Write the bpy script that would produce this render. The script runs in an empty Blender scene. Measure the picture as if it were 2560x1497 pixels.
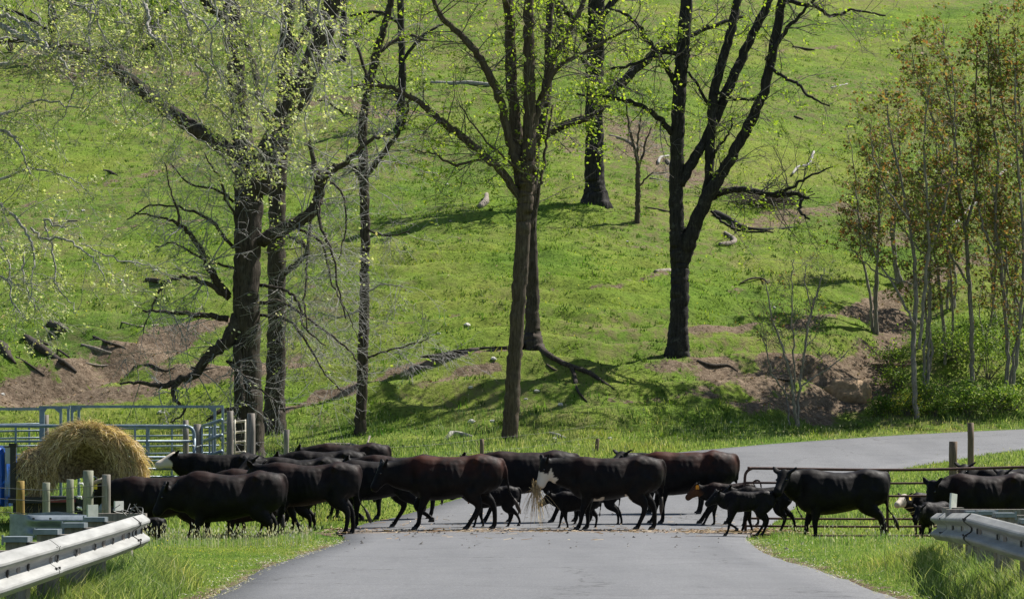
import bpy, math, random
import numpy as np
from mathutils import Vector, Matrix

# ------------------------------------------------------------------ camera, sky, sun, exposure
sc = bpy.context.scene
F = 6900.0            # focal length in photo pixels (photo is 2560 wide)
YH = 1133.0           # row of the horizon
EYE = 1.5
cam = bpy.data.cameras.new('camera')
cam_o = bpy.data.objects.new('camera', cam)
sc.collection.objects.link(cam_o)
cam_o.location = (0, 0, EYE)
cam_o.rotation_euler = (math.radians(90), 0, 0)
cam.sensor_width = 36.0
cam.lens = F / 2560 * 36.0
cam.shift_y = (YH - 748.5) / 2560
cam.clip_start = 0.5
cam.clip_end = 2000
sc.camera = cam_o

SUN_EL = 52.0
SUN_DIR = Vector((0.83, 0.56))           # horizontal direction towards the sun
SUN_DIR.normalize()
world = bpy.data.worlds.new("World")
sc.world = world
world.use_nodes = True
nt = world.node_tree
sky = nt.nodes.new('ShaderNodeTexSky')
sky.sky_type = 'NISHITA'
sky.sun_disc = False
sky.sun_elevation = math.radians(SUN_EL)
sky.sun_rotation = math.atan2(SUN_DIR.x, SUN_DIR.y)
sky.air_density = 1.0
sky.dust_density = 0.6
bg = nt.nodes['Background']
nt.links.new(sky.outputs[0], bg.inputs[0])
bg.inputs[1].default_value = 0.062
sun = bpy.data.lights.new('sun', 'SUN')
sun.energy = 4.9
sun.angle = math.radians(0.5)
sun.color = (1.0, 0.955, 0.88)
sun_o = bpy.data.objects.new('sun', sun)
sc.collection.objects.link(sun_o)
ce = math.cos(math.radians(SUN_EL))
sv = Vector((SUN_DIR.x * ce, SUN_DIR.y * ce, math.sin(math.radians(SUN_EL))))
sun_o.rotation_euler = sv.to_track_quat('Z', 'Y').to_euler()
sun_o.location = sv * 50
sc.view_settings.view_transform = 'Standard'
sc.view_settings.look = 'None'
sc.view_settings.gamma = 1.0
sc.view_settings.exposure = 0.74
sc.view_settings.use_curve_mapping = False
sc.cycles.max_bounces = 6
sc.cycles.diffuse_bounces = 3
sc.cycles.transmission_bounces = 4
sc.cycles.transparent_max_bounces = 8

COL = sc.collection
K = 2560 / 2520.0      # my measuring grid was 2520 wide
rnd = random.Random(7)
rng = np.random.default_rng(11)

# ------------------------------------------------------------------ noise
def _hash(ix, iy, s):
    n = (ix.astype(np.int64) * 374761393 + iy.astype(np.int64) * 668265263 + s * 1442695041) & 0x7fffffff
    n = ((n ^ (n >> 13)) * 1274126177) & 0x7fffffff
    n = (n ^ (n >> 16)) & 0x7fffffff
    return n / float(0x7fffffff) * 2 - 1

def vnoise(x, y, s=0):
    x = np.asarray(x, float); y = np.asarray(y, float)
    ix = np.floor(x); iy = np.floor(y)
    fx = x - ix; fy = y - iy
    fx = fx * fx * (3 - 2 * fx); fy = fy * fy * (3 - 2 * fy)
    ix = ix.astype(np.int64); iy = iy.astype(np.int64)
    a = _hash(ix, iy, s); b = _hash(ix + 1, iy, s); c = _hash(ix, iy + 1, s); d = _hash(ix + 1, iy + 1, s)
    return (a * (1 - fx) + b * fx) * (1 - fy) + (c * (1 - fx) + d * fx) * fy

def fbm(x, y, s=0, o=4):
    r = 0; a = 1.0; t = 0
    for i in range(o):
        r = r + a * vnoise(x * 2 ** i, y * 2 ** i, s + i * 17); t += a; a *= 0.55
    return r / t

def sstep(a, b, x):
    t = np.clip((x - a) / (b - a), 0, 1)
    return t * t * (3 - 2 * t)

# ------------------------------------------------------------------ road outline (world metres)
L_EDGE = [(-3.1, -60), (-3.1, -40), (-3.1, -20), (-3.1, -5), (-3.1, 8), (-3.1, 18), (-3.1, 25), (-3.1, 30), (-3.2, 36), (-3.0, 42), (-2.85, 47), (-3.1, 50), (-3.3, 53), (-2.9, 57), (-1.9, 62), (-0.9, 67),
          (0.8, 74), (2.4, 78.5), (4.67, 82.3), (7.4, 85.9), (10.7, 89), (14, 91.6), (17.8, 93.8), (24, 96.5), (34, 99), (60, 102), (140, 105)]
R_EDGE = [(3.95, -60), (3.95, -40), (3.95, -20), (3.95, -5), (3.95, 8), (3.95, 18), (3.95, 25), (3.95, 30), (3.88, 36), (3.8, 41), (4.0, 46), (4.2, 49), (4.7, 53), (5.5, 58), (6.6, 64), (7.8, 69),
          (9.6, 73.6), (11.0, 76.8), (12.8, 79.9), (14.1, 82.4), (15.9, 84.9), (18, 86.8), (21, 88.8), (26, 91.0), (36, 93.4), (62, 96), (141, 98.5)]
ROADPOLY = np.array(L_EDGE + R_EDGE[::-1], float)

def seg_dist(px, py, line):
    line = np.asarray(line, float)
    best = np.full(np.shape(px), 1e9)
    for (ax, ay), (bx, by) in zip(line[:-1], line[1:]):
        dx, dy = bx - ax, by - ay
        L = dx * dx + dy * dy + 1e-12
        t = np.clip(((px - ax) * dx + (py - ay) * dy) / L, 0, 1)
        d = np.hypot(px - ax - t * dx, py - ay - t * dy)
        best = np.minimum(best, d)
    return best

def in_poly(px, py, poly):
    ins = np.zeros(np.shape(px), bool)
    n = len(poly)
    j = n - 1
    for i in range(n):
        xi, yi = poly[i]; xj, yj = poly[j]
        c = ((yi > py) != (yj > py)) & (px < (xj - xi) * (py - yi) / (yj - yi + 1e-12) + xi)
        ins ^= c
        j = i
    return ins

def road_dist(x, y):
    """positive outside the road, negative inside"""
    x = np.asarray(x, float); y = np.asarray(y, float)
    d = np.minimum(seg_dist(x, y, L_EDGE), seg_dist(x, y, R_EDGE))
    return np.where(in_poly(x, y, ROADPOLY), -d, d)

# ------------------------------------------------------------------ terrain
RY = [-100, 53, 56, 60, 66, 70, 74, 80, 85, 1000]
RZ = [0, 0, 0.03, 0.15, 0.45, 0.70, 0.96, 1.35, 1.66, 1.66 + 0.075 * 915]
BT = [-1000, 0, 1.0, 8.5, 12, 36, 70, 240, 330, 1200]
BZ = [0, 0, 0.10, 2.45, 3.05, 8.1, 16.0, 54, 62, 62]

def smooth_base(x, y):
    k = np.array([-1.2, -0.4, 0.4, 1.2])
    R = sum(np.interp(y + q, RY, RZ) for q in k) / 4
    sh = np.interp(x, [-60, 3, 12, 22, 60], [0, 0, 4.5, 9.0, 12.0]) + 0.8 * vnoise(x / 6, 0 * x + 2.2, 5)
    k2 = np.array([-0.9, -0.3, 0.3, 0.9])
    B = sum(np.interp(y - 87.4 - sh + q, BT, BZ) for q in k2) / 4
    return R + B, sh

GULLY = []   # filled below: world polylines with width and depth
def terrain(x, y, carve=True):
    x = np.asarray(x, float); y = np.asarray(y, float)
    z, sh = smooth_base(x, y)
    rd = road_dist(x, y)
    off = sstep(0.5, 5.0, rd)
    hill = sstep(86, 96, y - sh)
    z = z + off * 0.05 * fbm(x / 2.2, y / 2.2, 3, 3)
    z = z + off * hill * (0.36 * fbm(x / 12.0, y / 14.0, 8, 3) + 0.25 * fbm(x / 1.8, y / 1.2, 21, 3) + 0.07 * fbm(x / 0.55, y / 0.45, 23, 2))
    # trodden cattle terraces across the bank
    bank = hill * sstep(125, 104, y)
    z = z + off * bank * 0.15 * np.sin((y - sh) * 2.6 + 2.5 * vnoise(x / 5, y / 5, 40))
    if carve:
        for line, w, dep in GULLY:
            d = seg_dist(x, y, line) + 0.5 * vnoise(x / 1.3, y / 1.3, 77)
            z = z - dep * np.exp(-np.clip(d, 0, None) ** 2 / (w * w))
    # hollows trodden out where the cattle gather on both sides of the road
    z = z - 0.27 * sstep(-3.9, -5.0, x) * sstep(46.9, 48.0, y) * sstep(56, 53, y)
    z = z - 0.13 * sstep(5.0, 5.9, x) * sstep(48.2, 49.2, y) * sstep(56, 52.6, y)
    # raised shoulders under the guardrails
    z = z + 0.16 * sstep(-3.45, -3.95, x) * sstep(34, 31, y) * sstep(-7, -5.2, x) + 0.16 * sstep(4.5, 5.1, x) * sstep(38, 35, y) * sstep(9, 7, x)
    # the verge near the bridge stays low and soft
    z = z + sstep(0.1, 1.2, rd) * 0.03 * fbm(x / 0.7, y / 0.7, 31, 2) * (y < 60)
    return z

def hz(x, y):
    return float(terrain(np.array([x]), np.array([y]))[0])

_YS = np.arange(18, 330, 0.1)
def G(px, py, k=K):
    """where the sight line through a photo pixel meets the ground"""
    px = px * k; py = py * k
    xs = (px - 1280) * _YS / F
    zs = EYE + (YH - py) * _YS / F
    d = terrain(xs, _YS) - zs
    i = np.argmax(d > 0)
    if d[i] <= 0: i = len(_YS) - 1
    return Vector((xs[i], _YS[i], zs[i] + d[i] * 0.5))

def P(px, py, Y, k=K):
    px = px * k; py = py * k
    return Vector(((px - 1280) * Y / F, Y, EYE + (YH - py) * Y / F))

def pl(pts): return [(v.x, v.y) for v in (G(*p) for p in pts)]
_g1 = pl([(2030, 990), (2110, 960), (2180, 880), (2200, 790), (2260, 720)])
_g2 = pl([(60, 950), (250, 905), (430, 840)])
GULLY.append((_g1, 1.6, 0.9))
GULLY.append((_g2, 1.0, 0.8))

# bare earth: lines on the ground (photo grid), half width in metres, strength
DIRT = []
def dirt(pts, w, s): DIRT.append((pl(pts), w, s))
dirt([(-40, 975), (200, 935), (330, 890), (440, 830), (520, 795)], 1.1, 0.95)
dirt([(160, 985), (300, 960), (450, 935), (570, 905), (740, 900)], 0.85, 0.9)
dirt([(330, 850), (400, 900), (520, 880)], 0.6, 0.6)
dirt([(690, 1012), (780, 980), (860, 955), (960, 915), (1060, 890), (1240, 858)], 0.33, 0.9)
dirt([(1040, 945), (1130, 920), (1210, 905)], 0.30, 0.7)
dirt([(0, 520), (140, 480), (270, 450), (400, 420), (480, 385)], 0.3, 0.55)
dirt([(780, 245), (860, 240), (960, 285), (1060, 275)], 1.3, 0.62)
dirt([(380, 215), (470, 200), (560, 190)], 0.8, 0.5)
dirt([(80, 130), (200, 190), (330, 170), (470, 180)], 1.8, 0.6)
dirt([(1490, 290), (1560, 340), (1620, 400), (1700, 450)], 2.2, 0.62)
dirt([(1330, 250), (1390, 330), (1430, 380)], 1.2, 0.5)
dirt([(1220, 60), (1400, 60), (1500, 110)], 1.6, 0.45)
dirt([(1800, 330), (1900, 350), (2000, 330)], 1.6, 0.35)
dirt([(1700, 815), (1850, 797), (2000, 790), (2110, 770), (2230, 705), (2330, 690)], 0.45, 0.85)
dirt([(1860, 560), (1960, 520), (2100, 520), (2200, 600)], 1.4, 0.6)
dirt([(1760, 890), (1800, 930), (1850, 960), (1960, 900), (2060, 930), (2150, 900), (2200, 820), (2210, 770)], 0.9, 0.95)
dirt([(1850, 1000), (2000, 1000), (2110, 970), (2200, 900)], 0.8, 1.0)
dirt([(2060, 960), (2090, 990)], 0.9, 1.0)
dirt([(1600, 900), (1700, 900), (1790, 905)], 0.45, 0.6)
dirt([(1500, 990), (1640, 985), (1760, 965)], 0.3, 0.6)
dirt([(2280, 690), (2400, 640), (2520, 620)], 0.9, 0.6)
# faint cattle trails following the contour
_tr = random.Random(14)
for (_x0, _x1, _y) in ((-40, 560, 640), (700, 1200, 560), (720, 1240, 700), (0, 420, 330), (640, 1100, 400), (1350, 1640, 700), (1340, 1640, 620), (1760, 2060, 300), (1780, 2040, 210), (1750, 1980, 700), (700, 1230, 790), (100, 560, 560), (1700, 2060, 130)):
    dirt([(_x0 + (_x1 - _x0) * i / 5, _y + _tr.gauss(0, 9) - i * _tr.uniform(0, 5)) for i in range(6)], 0.20, _tr.uniform(.38, .62))
def dirt_at(x, y):
    m = np.zeros(np.shape(x))
    wob = 0.9 * fbm(x / 1.3, y / 1.5, 61, 4)
    for line, w, s in DIRT:
        d = seg_dist(x, y, line) / w + wob
        m = np.maximum(m, s * sstep(1.5, 0.2, d))
    # trampled crossing either side of the road
    t = sstep(1.7, 0.2, np.abs(y - 51.9 - 0.6 * vnoise(x / 2, 0 * x, 3)) + 0.35 * fbm(x / .6, y / .6, 9, 2))
    m = np.maximum(m, t * sstep(3.2, 4.0, x) * sstep(15.5, 10, x) * 0.98)
    m = np.maximum(m, t * sstep(-2.0, -3.4, x) * sstep(-9, -5.5, x) * 0.92)
    # thin strip of bare grit and mown straw along the asphalt edge
    rd = road_dist(x, y)
    m = np.maximum(m, 0.75 * sstep(0.55, 0.05, rd + 0.25 * fbm(x / .5, y / .5, 90, 2)) * (y < 47))
    m = np.maximum(m, 0.35 * sstep(0.35, 0.0, rd))
    return m

# ------------------------------------------------------------------ mesh building
def mk_mesh(name, V, quads=None, tris=None, smooth=True, mats=(), matq=None, matt=None):
    V = np.asarray(V, np.float32)
    q = np.zeros((0, 4), np.int32) if quads is None or len(quads) == 0 else np.asarray(quads, np.int32)
    t = np.zeros((0, 3), np.int32) if tris is None or len(tris) == 0 else np.asarray(tris, np.int32)
    me = bpy.data.meshes.new(name)
    me.vertices.add(len(V)); me.vertices.foreach_set('co', V.ravel())
    nl = q.size + t.size
    me.loops.add(nl)
    me.loops.foreach_set('vertex_index', np.concatenate([q.ravel(), t.ravel()]))
    me.polygons.add(len(q) + len(t))
    ls = np.concatenate([np.arange(len(q)) * 4, q.size + np.arange(len(t)) * 3]).astype(np.int32)
    me.polygons.foreach_set('loop_start', ls)
    me.polygons.foreach_set('use_smooth', np.full(len(q) + len(t), bool(smooth)))
    if matq is not None or matt is not None:
        a = np.zeros(len(q), np.int32) if matq is None else np.asarray(matq, np.int32)
        b = np.zeros(len(t), np.int32) if matt is None else np.asarray(matt, np.int32)
        me.polygons.foreach_set('material_index', np.concatenate([a, b]))
    for m in mats: me.materials.append(m)
    me.update(calc_edges=True)
    return me

class Buf:
    def __init__(s): s.v = []; s.q = []; s.t = []; s.n = 0
    def add(s, V, q=None, t=None):
        V = np.asarray(V, float)
        s.v.append(V)
        if q is not None and len(q): s.q.append(np.asarray(q, np.int64) + s.n)
        if t is not None and len(t): s.t.append(np.asarray(t, np.int64) + s.n)
        s.n += len(V)
    def mesh(s, name, mat, smooth=True):
        V = np.concatenate(s.v) if s.v else np.zeros((0, 3))
        q = np.concatenate(s.q) if s.q else None
        t = np.concatenate(s.t) if s.t else None
        return mk_mesh(name, V, q, t, smooth, [mat])
    def obj(s, name, mat, parent=None, smooth=True, origin=None):
        if origin is not None:
            o3 = np.array(origin, float)
            s.v = [v - o3 for v in s.v]
        o = bpy.data.objects.new(name, s.mesh(name, mat, smooth))
        COL.objects.link(o)
        if origin is not None: o.location = origin
        if parent is not None: o.parent = parent
        return o

def tube(buf, pts, rad, n=6, cap=True, flare=None, ridge=0.0, seed=0):
    pts = np.asarray(pts, float); rad = np.asarray(rad, float)
    N = len(pts)
    T = np.gradient(pts, axis=0)
    T /= np.linalg.norm(T, axis=1)[:, None] + 1e-9
    ref = np.array([0, 1.0, 0]) if abs(T[0][1]) < 0.9 else np.array([1.0, 0, 0])
    U = np.zeros_like(pts)
    u = np.cross(T[0], ref); u /= np.linalg.norm(u)
    for i in range(N):
        u = u - T[i] * np.dot(u, T[i]); u /= np.linalg.norm(u) + 1e-9
        U[i] = u
    W = np.cross(T, U)
    a = np.linspace(0, 2 * np.pi, n, endpoint=False)
    R = rad[:, None] * np.ones((1, n))
    s = np.concatenate([[0], np.cumsum(np.linalg.norm(np.diff(pts, axis=0), axis=1))])
    if ridge > 0:
        aa = a[None, :] * n / (2 * np.pi) * 0.5
        rn = vnoise(aa + 0 * s[:, None] + 1.5 * vnoise(0 * aa + seed, s[:, None] * 1.2 + 0 * aa, seed + 5), s[:, None] * 2.2 + 0 * aa, seed)
        rn = rn + 0.6 * vnoise(aa * .25, s[:, None] * 1.0 + 0 * aa, seed + 3)
        R = R + ridge * rn
    if flare is not None:
        fa, fh, k, ph = flare
        R = R * (1 + fa * np.exp(-s / fh)[:, None] * (0.55 + 0.45 * np.cos(k * a[None, :] + ph) + 0.2 * np.cos(2 * a[None, :] + ph * 2)))
    V = pts[:, None, :] + R[:, :, None] * (np.cos(a)[None, :, None] * U[:, None, :] + np.sin(a)[None, :, None] * W[:, None, :])
    V = V.reshape(-1, 3)
    i = np.arange(N - 1)[:, None] * n; j = np.arange(n)[None, :]; j2 = (j + 1) % n
    q = np.stack([i + j, i + j2, i + n + j2, i + n + j], -1).reshape(-1, 4)
    t = None
    if cap:
        V = np.concatenate([V, pts[:1], pts[-1:]])
        c0 = N * n; c1 = c0 + 1
        jj = np.arange(n); jn = (jj + 1) % n
        t = np.concatenate([np.stack([np.full(n, c0), jn, jj], 1), np.stack([np.full(n, c1), (N - 1) * n + jj, (N - 1) * n + jn], 1)])
    buf.add(V, q, t)

def box(buf, c, sx, sy, sz, R=None):
    v = np.array([[x, y, z] for x in (-.5, .5) for y in (-.5, .5) for z in (-.5, .5)]) * np.array([sx, sy, sz])
    if R is not None: v = v @ np.array(R.to_3x3()).T
    v = v + np.array(c)
    f = [[0, 1, 3, 2], [4, 6, 7, 5], [0, 4, 5, 1], [2, 3, 7, 6], [0, 2, 6, 4], [1, 5, 7, 3]]
    buf.add(v, f)

def catmull(pts, m=6):
    pts = np.asarray(pts, float)
    if len(pts) < 3:
        t = np.linspace(0, 1, m + 1)[:, None]
        return pts[0] * (1 - t) + pts[-1] * t
    p = np.vstack([2 * pts[0] - pts[1], pts, 2 * pts[-1] - pts[-2]])
    out = []
    for i in range(1, len(p) - 2):
        for k in range(m):
            t = k / m
            out.append(0.5 * ((2 * p[i]) + (-p[i - 1] + p[i + 1]) * t + (2 * p[i - 1] - 5 * p[i] + 4 * p[i + 1] - p[i + 2]) * t * t + (-p[i - 1] + 3 * p[i] - 3 * p[i + 1] + p[i + 2]) * t ** 3))
    out.append(p[-2])
    return np.array(out)

def tag(o, label=None, cat=None, group=None, kind=None):
    if label: o['label'] = label
    if cat: o['category'] = cat
    if group: o['group'] = group
    if kind: o['kind'] = kind
    return o

def empty(name, loc, label, cat, group=None):
    o = bpy.data.objects.new(name, None)
    COL.objects.link(o); o.location = loc
    return tag(o, label, cat, group)

def part(buf, name, mat, root, smooth=True):
    """a part built in world coordinates, parented to an unrotated root"""
    o = buf.obj(name, mat, None, smooth, origin=tuple(root.location))
    o.parent = root; o.location = (0, 0, 0)
    return o

# ------------------------------------------------------------------ materials
def mat(name):
    m = bpy.data.materials.new(name); m.use_nodes = True
    n = m.node_tree.nodes; n.clear()
    out = n.new('ShaderNodeOutputMaterial')
    b = n.new('ShaderNodeBsdfPrincipled')
    m.node_tree.links.new(b.outputs[0], out.inputs[0])
    return m, m.node_tree, b, out

def N(nt, kind, **kw):
    n = nt.nodes.new(kind)
    for k, v in kw.items():
        if k in n.inputs: n.inputs[k].default_value = v
        else: setattr(n, k, v)
    return n

def noise(nt, vec, scale, detail=4, rough=0.6, dist=0.0):
    n = N(nt, 'ShaderNodeTexNoise', Scale=scale, Detail=detail, Roughness=rough, Distortion=dist)
    if vec is not None: nt.links.new(vec, n.inputs['Vector'])
    return n.outputs['Fac']

def ramp(nt, fac, stops):
    r = nt.nodes.new('ShaderNodeValToRGB')
    els = r.color_ramp.elements
    while len(els) < len(stops): els.new(0.5)
    for e, (p, c) in zip(els, stops):
        e.position = p; e.color = (*c, 1) if len(c) == 3 else c
    nt.links.new(fac, r.inputs[0])
    return r.outputs[0]

def mix(nt, fac, a, b, mode='MIX'):
    m = nt.nodes.new('ShaderNodeMix'); m.data_type = 'RGBA'; m.blend_type = mode
    for s, v in ((0, fac), (6, a), (7, b)):
        if hasattr(v, 'is_linked'): nt.links.new(v, m.inputs[s])
        elif isinstance(v, (int, float)): m.inputs[s].default_value = v
        else: m.inputs[s].default_value = (*v, 1)
    return m.outputs[2]

def mth(nt, op, a, b=None, clamp=False):
    m = nt.nodes.new('ShaderNodeMath'); m.operation = op; m.use_clamp = clamp
    for i, v in enumerate((a, b)):
        if v is None: continue
        if hasattr(v, 'is_linked'): nt.links.new(v, m.inputs[i])
        else: m.inputs[i].default_value = v
    return m.outputs[0]

def bump(nt, b, h, strength=0.4, dist=0.02):
    bp = N(nt, 'ShaderNodeBump', Strength=strength, Distance=dist)
    nt.links.new(h, bp.inputs['Height']); nt.links.new(bp.outputs[0], b.inputs['Normal'])

def coords(nt, which='Object', scale=None):
    tc = nt.nodes.new('ShaderNodeTexCoord')
    v = tc.outputs[which]
    if scale:
        mp = nt.nodes.new('ShaderNodeMapping'); mp.inputs['Scale'].default_value = scale
        nt.links.new(v, mp.inputs[0]); v = mp.outputs[0]
    return v

def attr(nt, name):
    a = nt.nodes.new('ShaderNodeAttribute'); a.attribute_name = name
    return a.outputs['Fac']

def simple(name, stops, scale=8, rough=0.7, metal=0.0, bs=0.3, bd=0.01, mapscale=None, spec=0.4, detail=5):
    m, nt, b, _ = mat(name)
    v = coords(nt, 'Object', mapscale)
    f = noise(nt, v, scale, detail, 0.65)
    nt.links.new(ramp(nt, f, stops), b.inputs['Base Color'])
    b.inputs['Roughness'].default_value = rough
    b.inputs['Metallic'].default_value = metal
    b.inputs['Specular IOR Level'].default_value = spec
    if bs: bump(nt, b, f, bs, bd)
    return m

# ground: grazed pasture with bare earth where the mask says so
def ground_mat():
    m, nt, b, _ = mat('pasture')
    v = coords(nt, 'Object')
    big = noise(nt, v, 0.11, 4, 0.6)
    mid = noise(nt, v, 0.8, 6, 0.7)
    fine = noise(nt, v, 6.0, 8, 0.8)
    vs = coords(nt, 'Object', (1.0, 0.55, 1.0))
    trod = noise(nt, vs, 2.4, 6, 0.75, 0.4)
    g = ramp(nt, mid, [(0.30, (0.066, 0.116, 0.023)), (0.44, (0.119, 0.204, 0.031)), (0.56, (0.176, 0.276, 0.038)), (0.70, (0.278, 0.332, 0.063))])
    g2 = ramp(nt, big, [(0.36, (0.091, 0.177, 0.031)), (0.50, (0.181, 0.276, 0.038)), (0.64, (0.308, 0.332, 0.068))])
    g = mix(nt, 0.5, g, g2)
    g = mix(nt, ramp(nt, fine, [(0.36, (0.85,) * 3), (0.49, (0.15,) * 3), (0.60, (0,) * 3)]), g, (0.035, 0.052, 0.016))  # dark specks: small shadows of clods painted into the turf colour
    g = mix(nt, ramp(nt, fine, [(0.56, (0,) * 3), (0.70, (0.5,) * 3)]), g, (0.30, 0.33, 0.11))
    thatch = ramp(nt, trod, [(0.44, (0,) * 3), (0.60, (0.85,) * 3)])
    wornup = attr(nt, 'worn')
    g = mix(nt, mth(nt, 'MULTIPLY', thatch, wornup), g, (0.205, 0.170, 0.092))
    earth = ramp(nt, noise(nt, v, 3.4, 9, 0.8), [(0.32, (0.080, 0.058, 0.040)), (0.5, (0.205, 0.152, 0.108)), (0.68, (0.350, 0.275, 0.200))])
    litter = ramp(nt, noise(nt, v, 9.0, 5, 0.75), [(0.54, (0,) * 3), (0.64, (0.7,) * 3)])
    earth = mix(nt, litter, earth, (0.34, 0.27, 0.19))
    dark = ramp(nt, noise(nt, v, 7.0, 5, 0.75), [(0.36, (0.8,) * 3), (0.47, (0,) * 3)])
    earth = mix(nt, dark, earth, (0.045, 0.035, 0.022))
    d = attr(nt, 'dirt')
    dn = mth(nt, 'ADD', d, mth(nt, 'MULTIPLY', mth(nt, 'SUBTRACT', noise(nt, v, 1.9, 9, 0.82), 0.5), 2.2))
    dm = ramp(nt, dn, [(0.42, (0,) * 3), (0.60, (1,) * 3)])
    nt.links.new(mix(nt, dm, g, earth), b.inputs['Base Color'])
    b.inputs['Roughness'].default_value = 0.95
    b.inputs['Specular IOR Level'].default_value = 0.03
    hh = mth(nt, 'ADD', mth(nt, 'MULTIPLY', fine, 0.5), mid)
    bump(nt, b, hh, 1.0, 0.22)
    return m

def asphalt_mat():
    m, nt, b, _ = mat('asphalt')
    v = coords(nt, 'Object')
    vs = coords(nt, 'Object', (1.0, 0.12, 1.0))
    big = noise(nt, vs, 0.7, 5, 0.6)
    fine = noise(nt, v, 40.0, 4, 0.8)
    blot = noise(nt, v, 0.9, 6, 0.65)
    c = ramp(nt, big, [(0.3, (0.118, 0.121, 0.129)), (0.7, (0.165, 0.168, 0.176))])
    c = mix(nt, ramp(nt, blot, [(0.42, (0,) * 3), (0.75, (0.5,) * 3)]), c, (0.190, 0.193, 0.200))
    c = mix(nt, ramp(nt, fine, [(0.35, (0.6,) * 3), (0.5, (0,) * 3)]), c, (0.050, 0.050, 0.053))
    c = mix(nt, ramp(nt, fine, [(0.58, (0,) * 3), (0.70, (0.8,) * 3)]), c, (0.34, 0.33, 0.32))
    med = noise(nt, v, 9.0, 6, 0.8)
    c = mix(nt, ramp(nt, med, [(0.33, (0.45,) * 3), (0.47, (0,) * 3)]), c, (0.075, 0.075, 0.078))
    crack = N(nt, 'ShaderNodeTexVoronoi', Scale=0.22); crack.feature = 'DISTANCE_TO_EDGE'
    vd = nt.nodes.new('ShaderNodeVectorMath'); vd.operation = 'ADD'; nw = N(nt, 'ShaderNodeTexNoise', Scale=1.6, Detail=5.0); nt.links.new(v, nw.inputs['Vector']); nt.links.new(v, vd.inputs[0]); nt.links.new(nw.outputs['Color'], vd.inputs[1]); nt.links.new(vd.outputs[0], crack.inputs['Vector'])
    c = mix(nt, ramp(nt, crack.outputs['Distance'], [(0.0, (0.75,) * 3), (0.006, (0,) * 3)]), c, (0.05, 0.05, 0.05))
    # dung and mud trodden along the cattle crossing, grit at the left entrance
    mud = attr(nt, 'mud')
    mn = mth(nt, 'ADD', mud, mth(nt, 'MULTIPLY', mth(nt, 'SUBTRACT', noise(nt, v, 3.0, 7, 0.8), 0.5), 1.4))
    mm = ramp(nt, mn, [(0.45, (0,) * 3), (0.62, (0.85,) * 3)])
    c = mix(nt, mm, c, (0.19, 0.15, 0.115))
    nt.links.new(c, b.inputs['Base Color'])
    b.inputs['Roughness'].default_value = 0.85
    b.inputs['Specular IOR Level'].default_value = 0.3
    bump(nt, b, fine, 0.35, 0.01)
    return m

def leafy(name, cols, trans=0.45, rough=0.55, field=0.0):
    m, nt, b, out = mat(name)
    g = nt.nodes.new('ShaderNodeNewGeometry')
    c = ramp(nt, g.outputs['Random Per Island'], cols)
    if field:
        v = coords(nt, 'Object')
        a1 = ramp(nt, noise(nt, v, 0.16, 5, 0.62), [(0.36, (0.62, 0.86, 0.85)), (0.50, (1.0, 1.0, 1.0)), (0.64, (1.38, 1.10, 0.95))])
        a2 = ramp(nt, noise(nt, v, 0.9, 5, 0.7), [(0.34, (0.55, 0.66, 0.60)), (0.50, (1.0, 1.0, 1.0)), (0.66, (1.25, 1.12, 1.0))])
        c = mix(nt, field, c, mix(nt, 1.0, a1, a2, 'MULTIPLY'), 'MULTIPLY')
        br = ramp(nt, noise(nt, v, 0.45, 6, 0.75), [(0.56, (0,) * 3), (0.70, (0.6 * (field if field == 1.0 else 0.3),) * 3)])
        c = mix(nt, br, c, (0.20, 0.17, 0.08))
    nt.links.new(c, b.inputs['Base Color'])
    b.inputs['Roughness'].default_value = rough
    b.inputs['Specular IOR Level'].default_value = 0.12
    tr = nt.nodes.new('ShaderNodeBsdfTranslucent')
    nt.links.new(mix(nt, 1.0, c, (1.25, 1.3, 0.7), 'MULTIPLY'), tr.inputs[0])
    ms = nt.nodes.new('ShaderNodeMixShader'); ms.inputs[0].default_value = trans
    nt.links.new(b.outputs[0], ms.inputs[1]); nt.links.new(tr.outputs[0], ms.inputs[2])
    nt.links.new(ms.outputs[0], out.inputs[0])
    return m

def bark_mat(name, dark, light, lichen=0.25, lic_col=(0.30, 0.30, 0.26)):
    m, nt, b, _ = mat(name)
    v = coords(nt, 'Object', (1, 1, 0.16))
    f = noise(nt, v, 16.0, 7, 0.7)
    v2 = coords(nt, 'Object')
    c = ramp(nt, f, [(0.32, dark), (0.62, light)])
    l = ramp(nt, noise(nt, v2, 3.5, 8, 0.8), [(0.54, (0,) * 3), (0.72, (lichen,) * 3)])
    c = mix(nt, l, c, lic_col)
    nt.links.new(c, b.inputs['Base Color'])
    b.inputs['Roughness'].default_value = 0.9
    b.inputs['Specular IOR Level'].default_value = 0.2
    bump(nt, b, f, 0.9, 0.04)
    return m

M = {}
M['ground'] = ground_mat()
M['asphalt'] = asphalt_mat()
M['grass_lawn'] = leafy('lawn_grass', [(0.0, (0.095, 0.175, 0.040)), (0.4, (0.185, 0.288, 0.071)), (0.8, (0.296, 0.381, 0.134)), (1.0, (0.529, 0.494, 0.268))], field=0.6)
M['grass_long'] = leafy('long_grass', [(0.0, (0.098, 0.155, 0.049)), (0.5, (0.196, 0.269, 0.084)), (0.85, (0.316, 0.372, 0.147)), (1.0, (0.566, 0.538, 0.334))], field=0.6)
M['grass_hill'] = leafy('hill_grass', [(0.0, (0.045, 0.090, 0.016)), (0.3, (0.085, 0.165, 0.022)), (0.6, (0.160, 0.265, 0.033)), (0.9, (0.225, 0.325, 0.048)), (1.0, (0.300, 0.340, 0.090))], field=1.0)
M['grass_rank'] = leafy('rank_grass', [(0.0, (0.026, 0.057, 0.015)), (0.6, (0.077, 0.142, 0.031)), (1.0, (0.168, 0.251, 0.049))])
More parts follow.
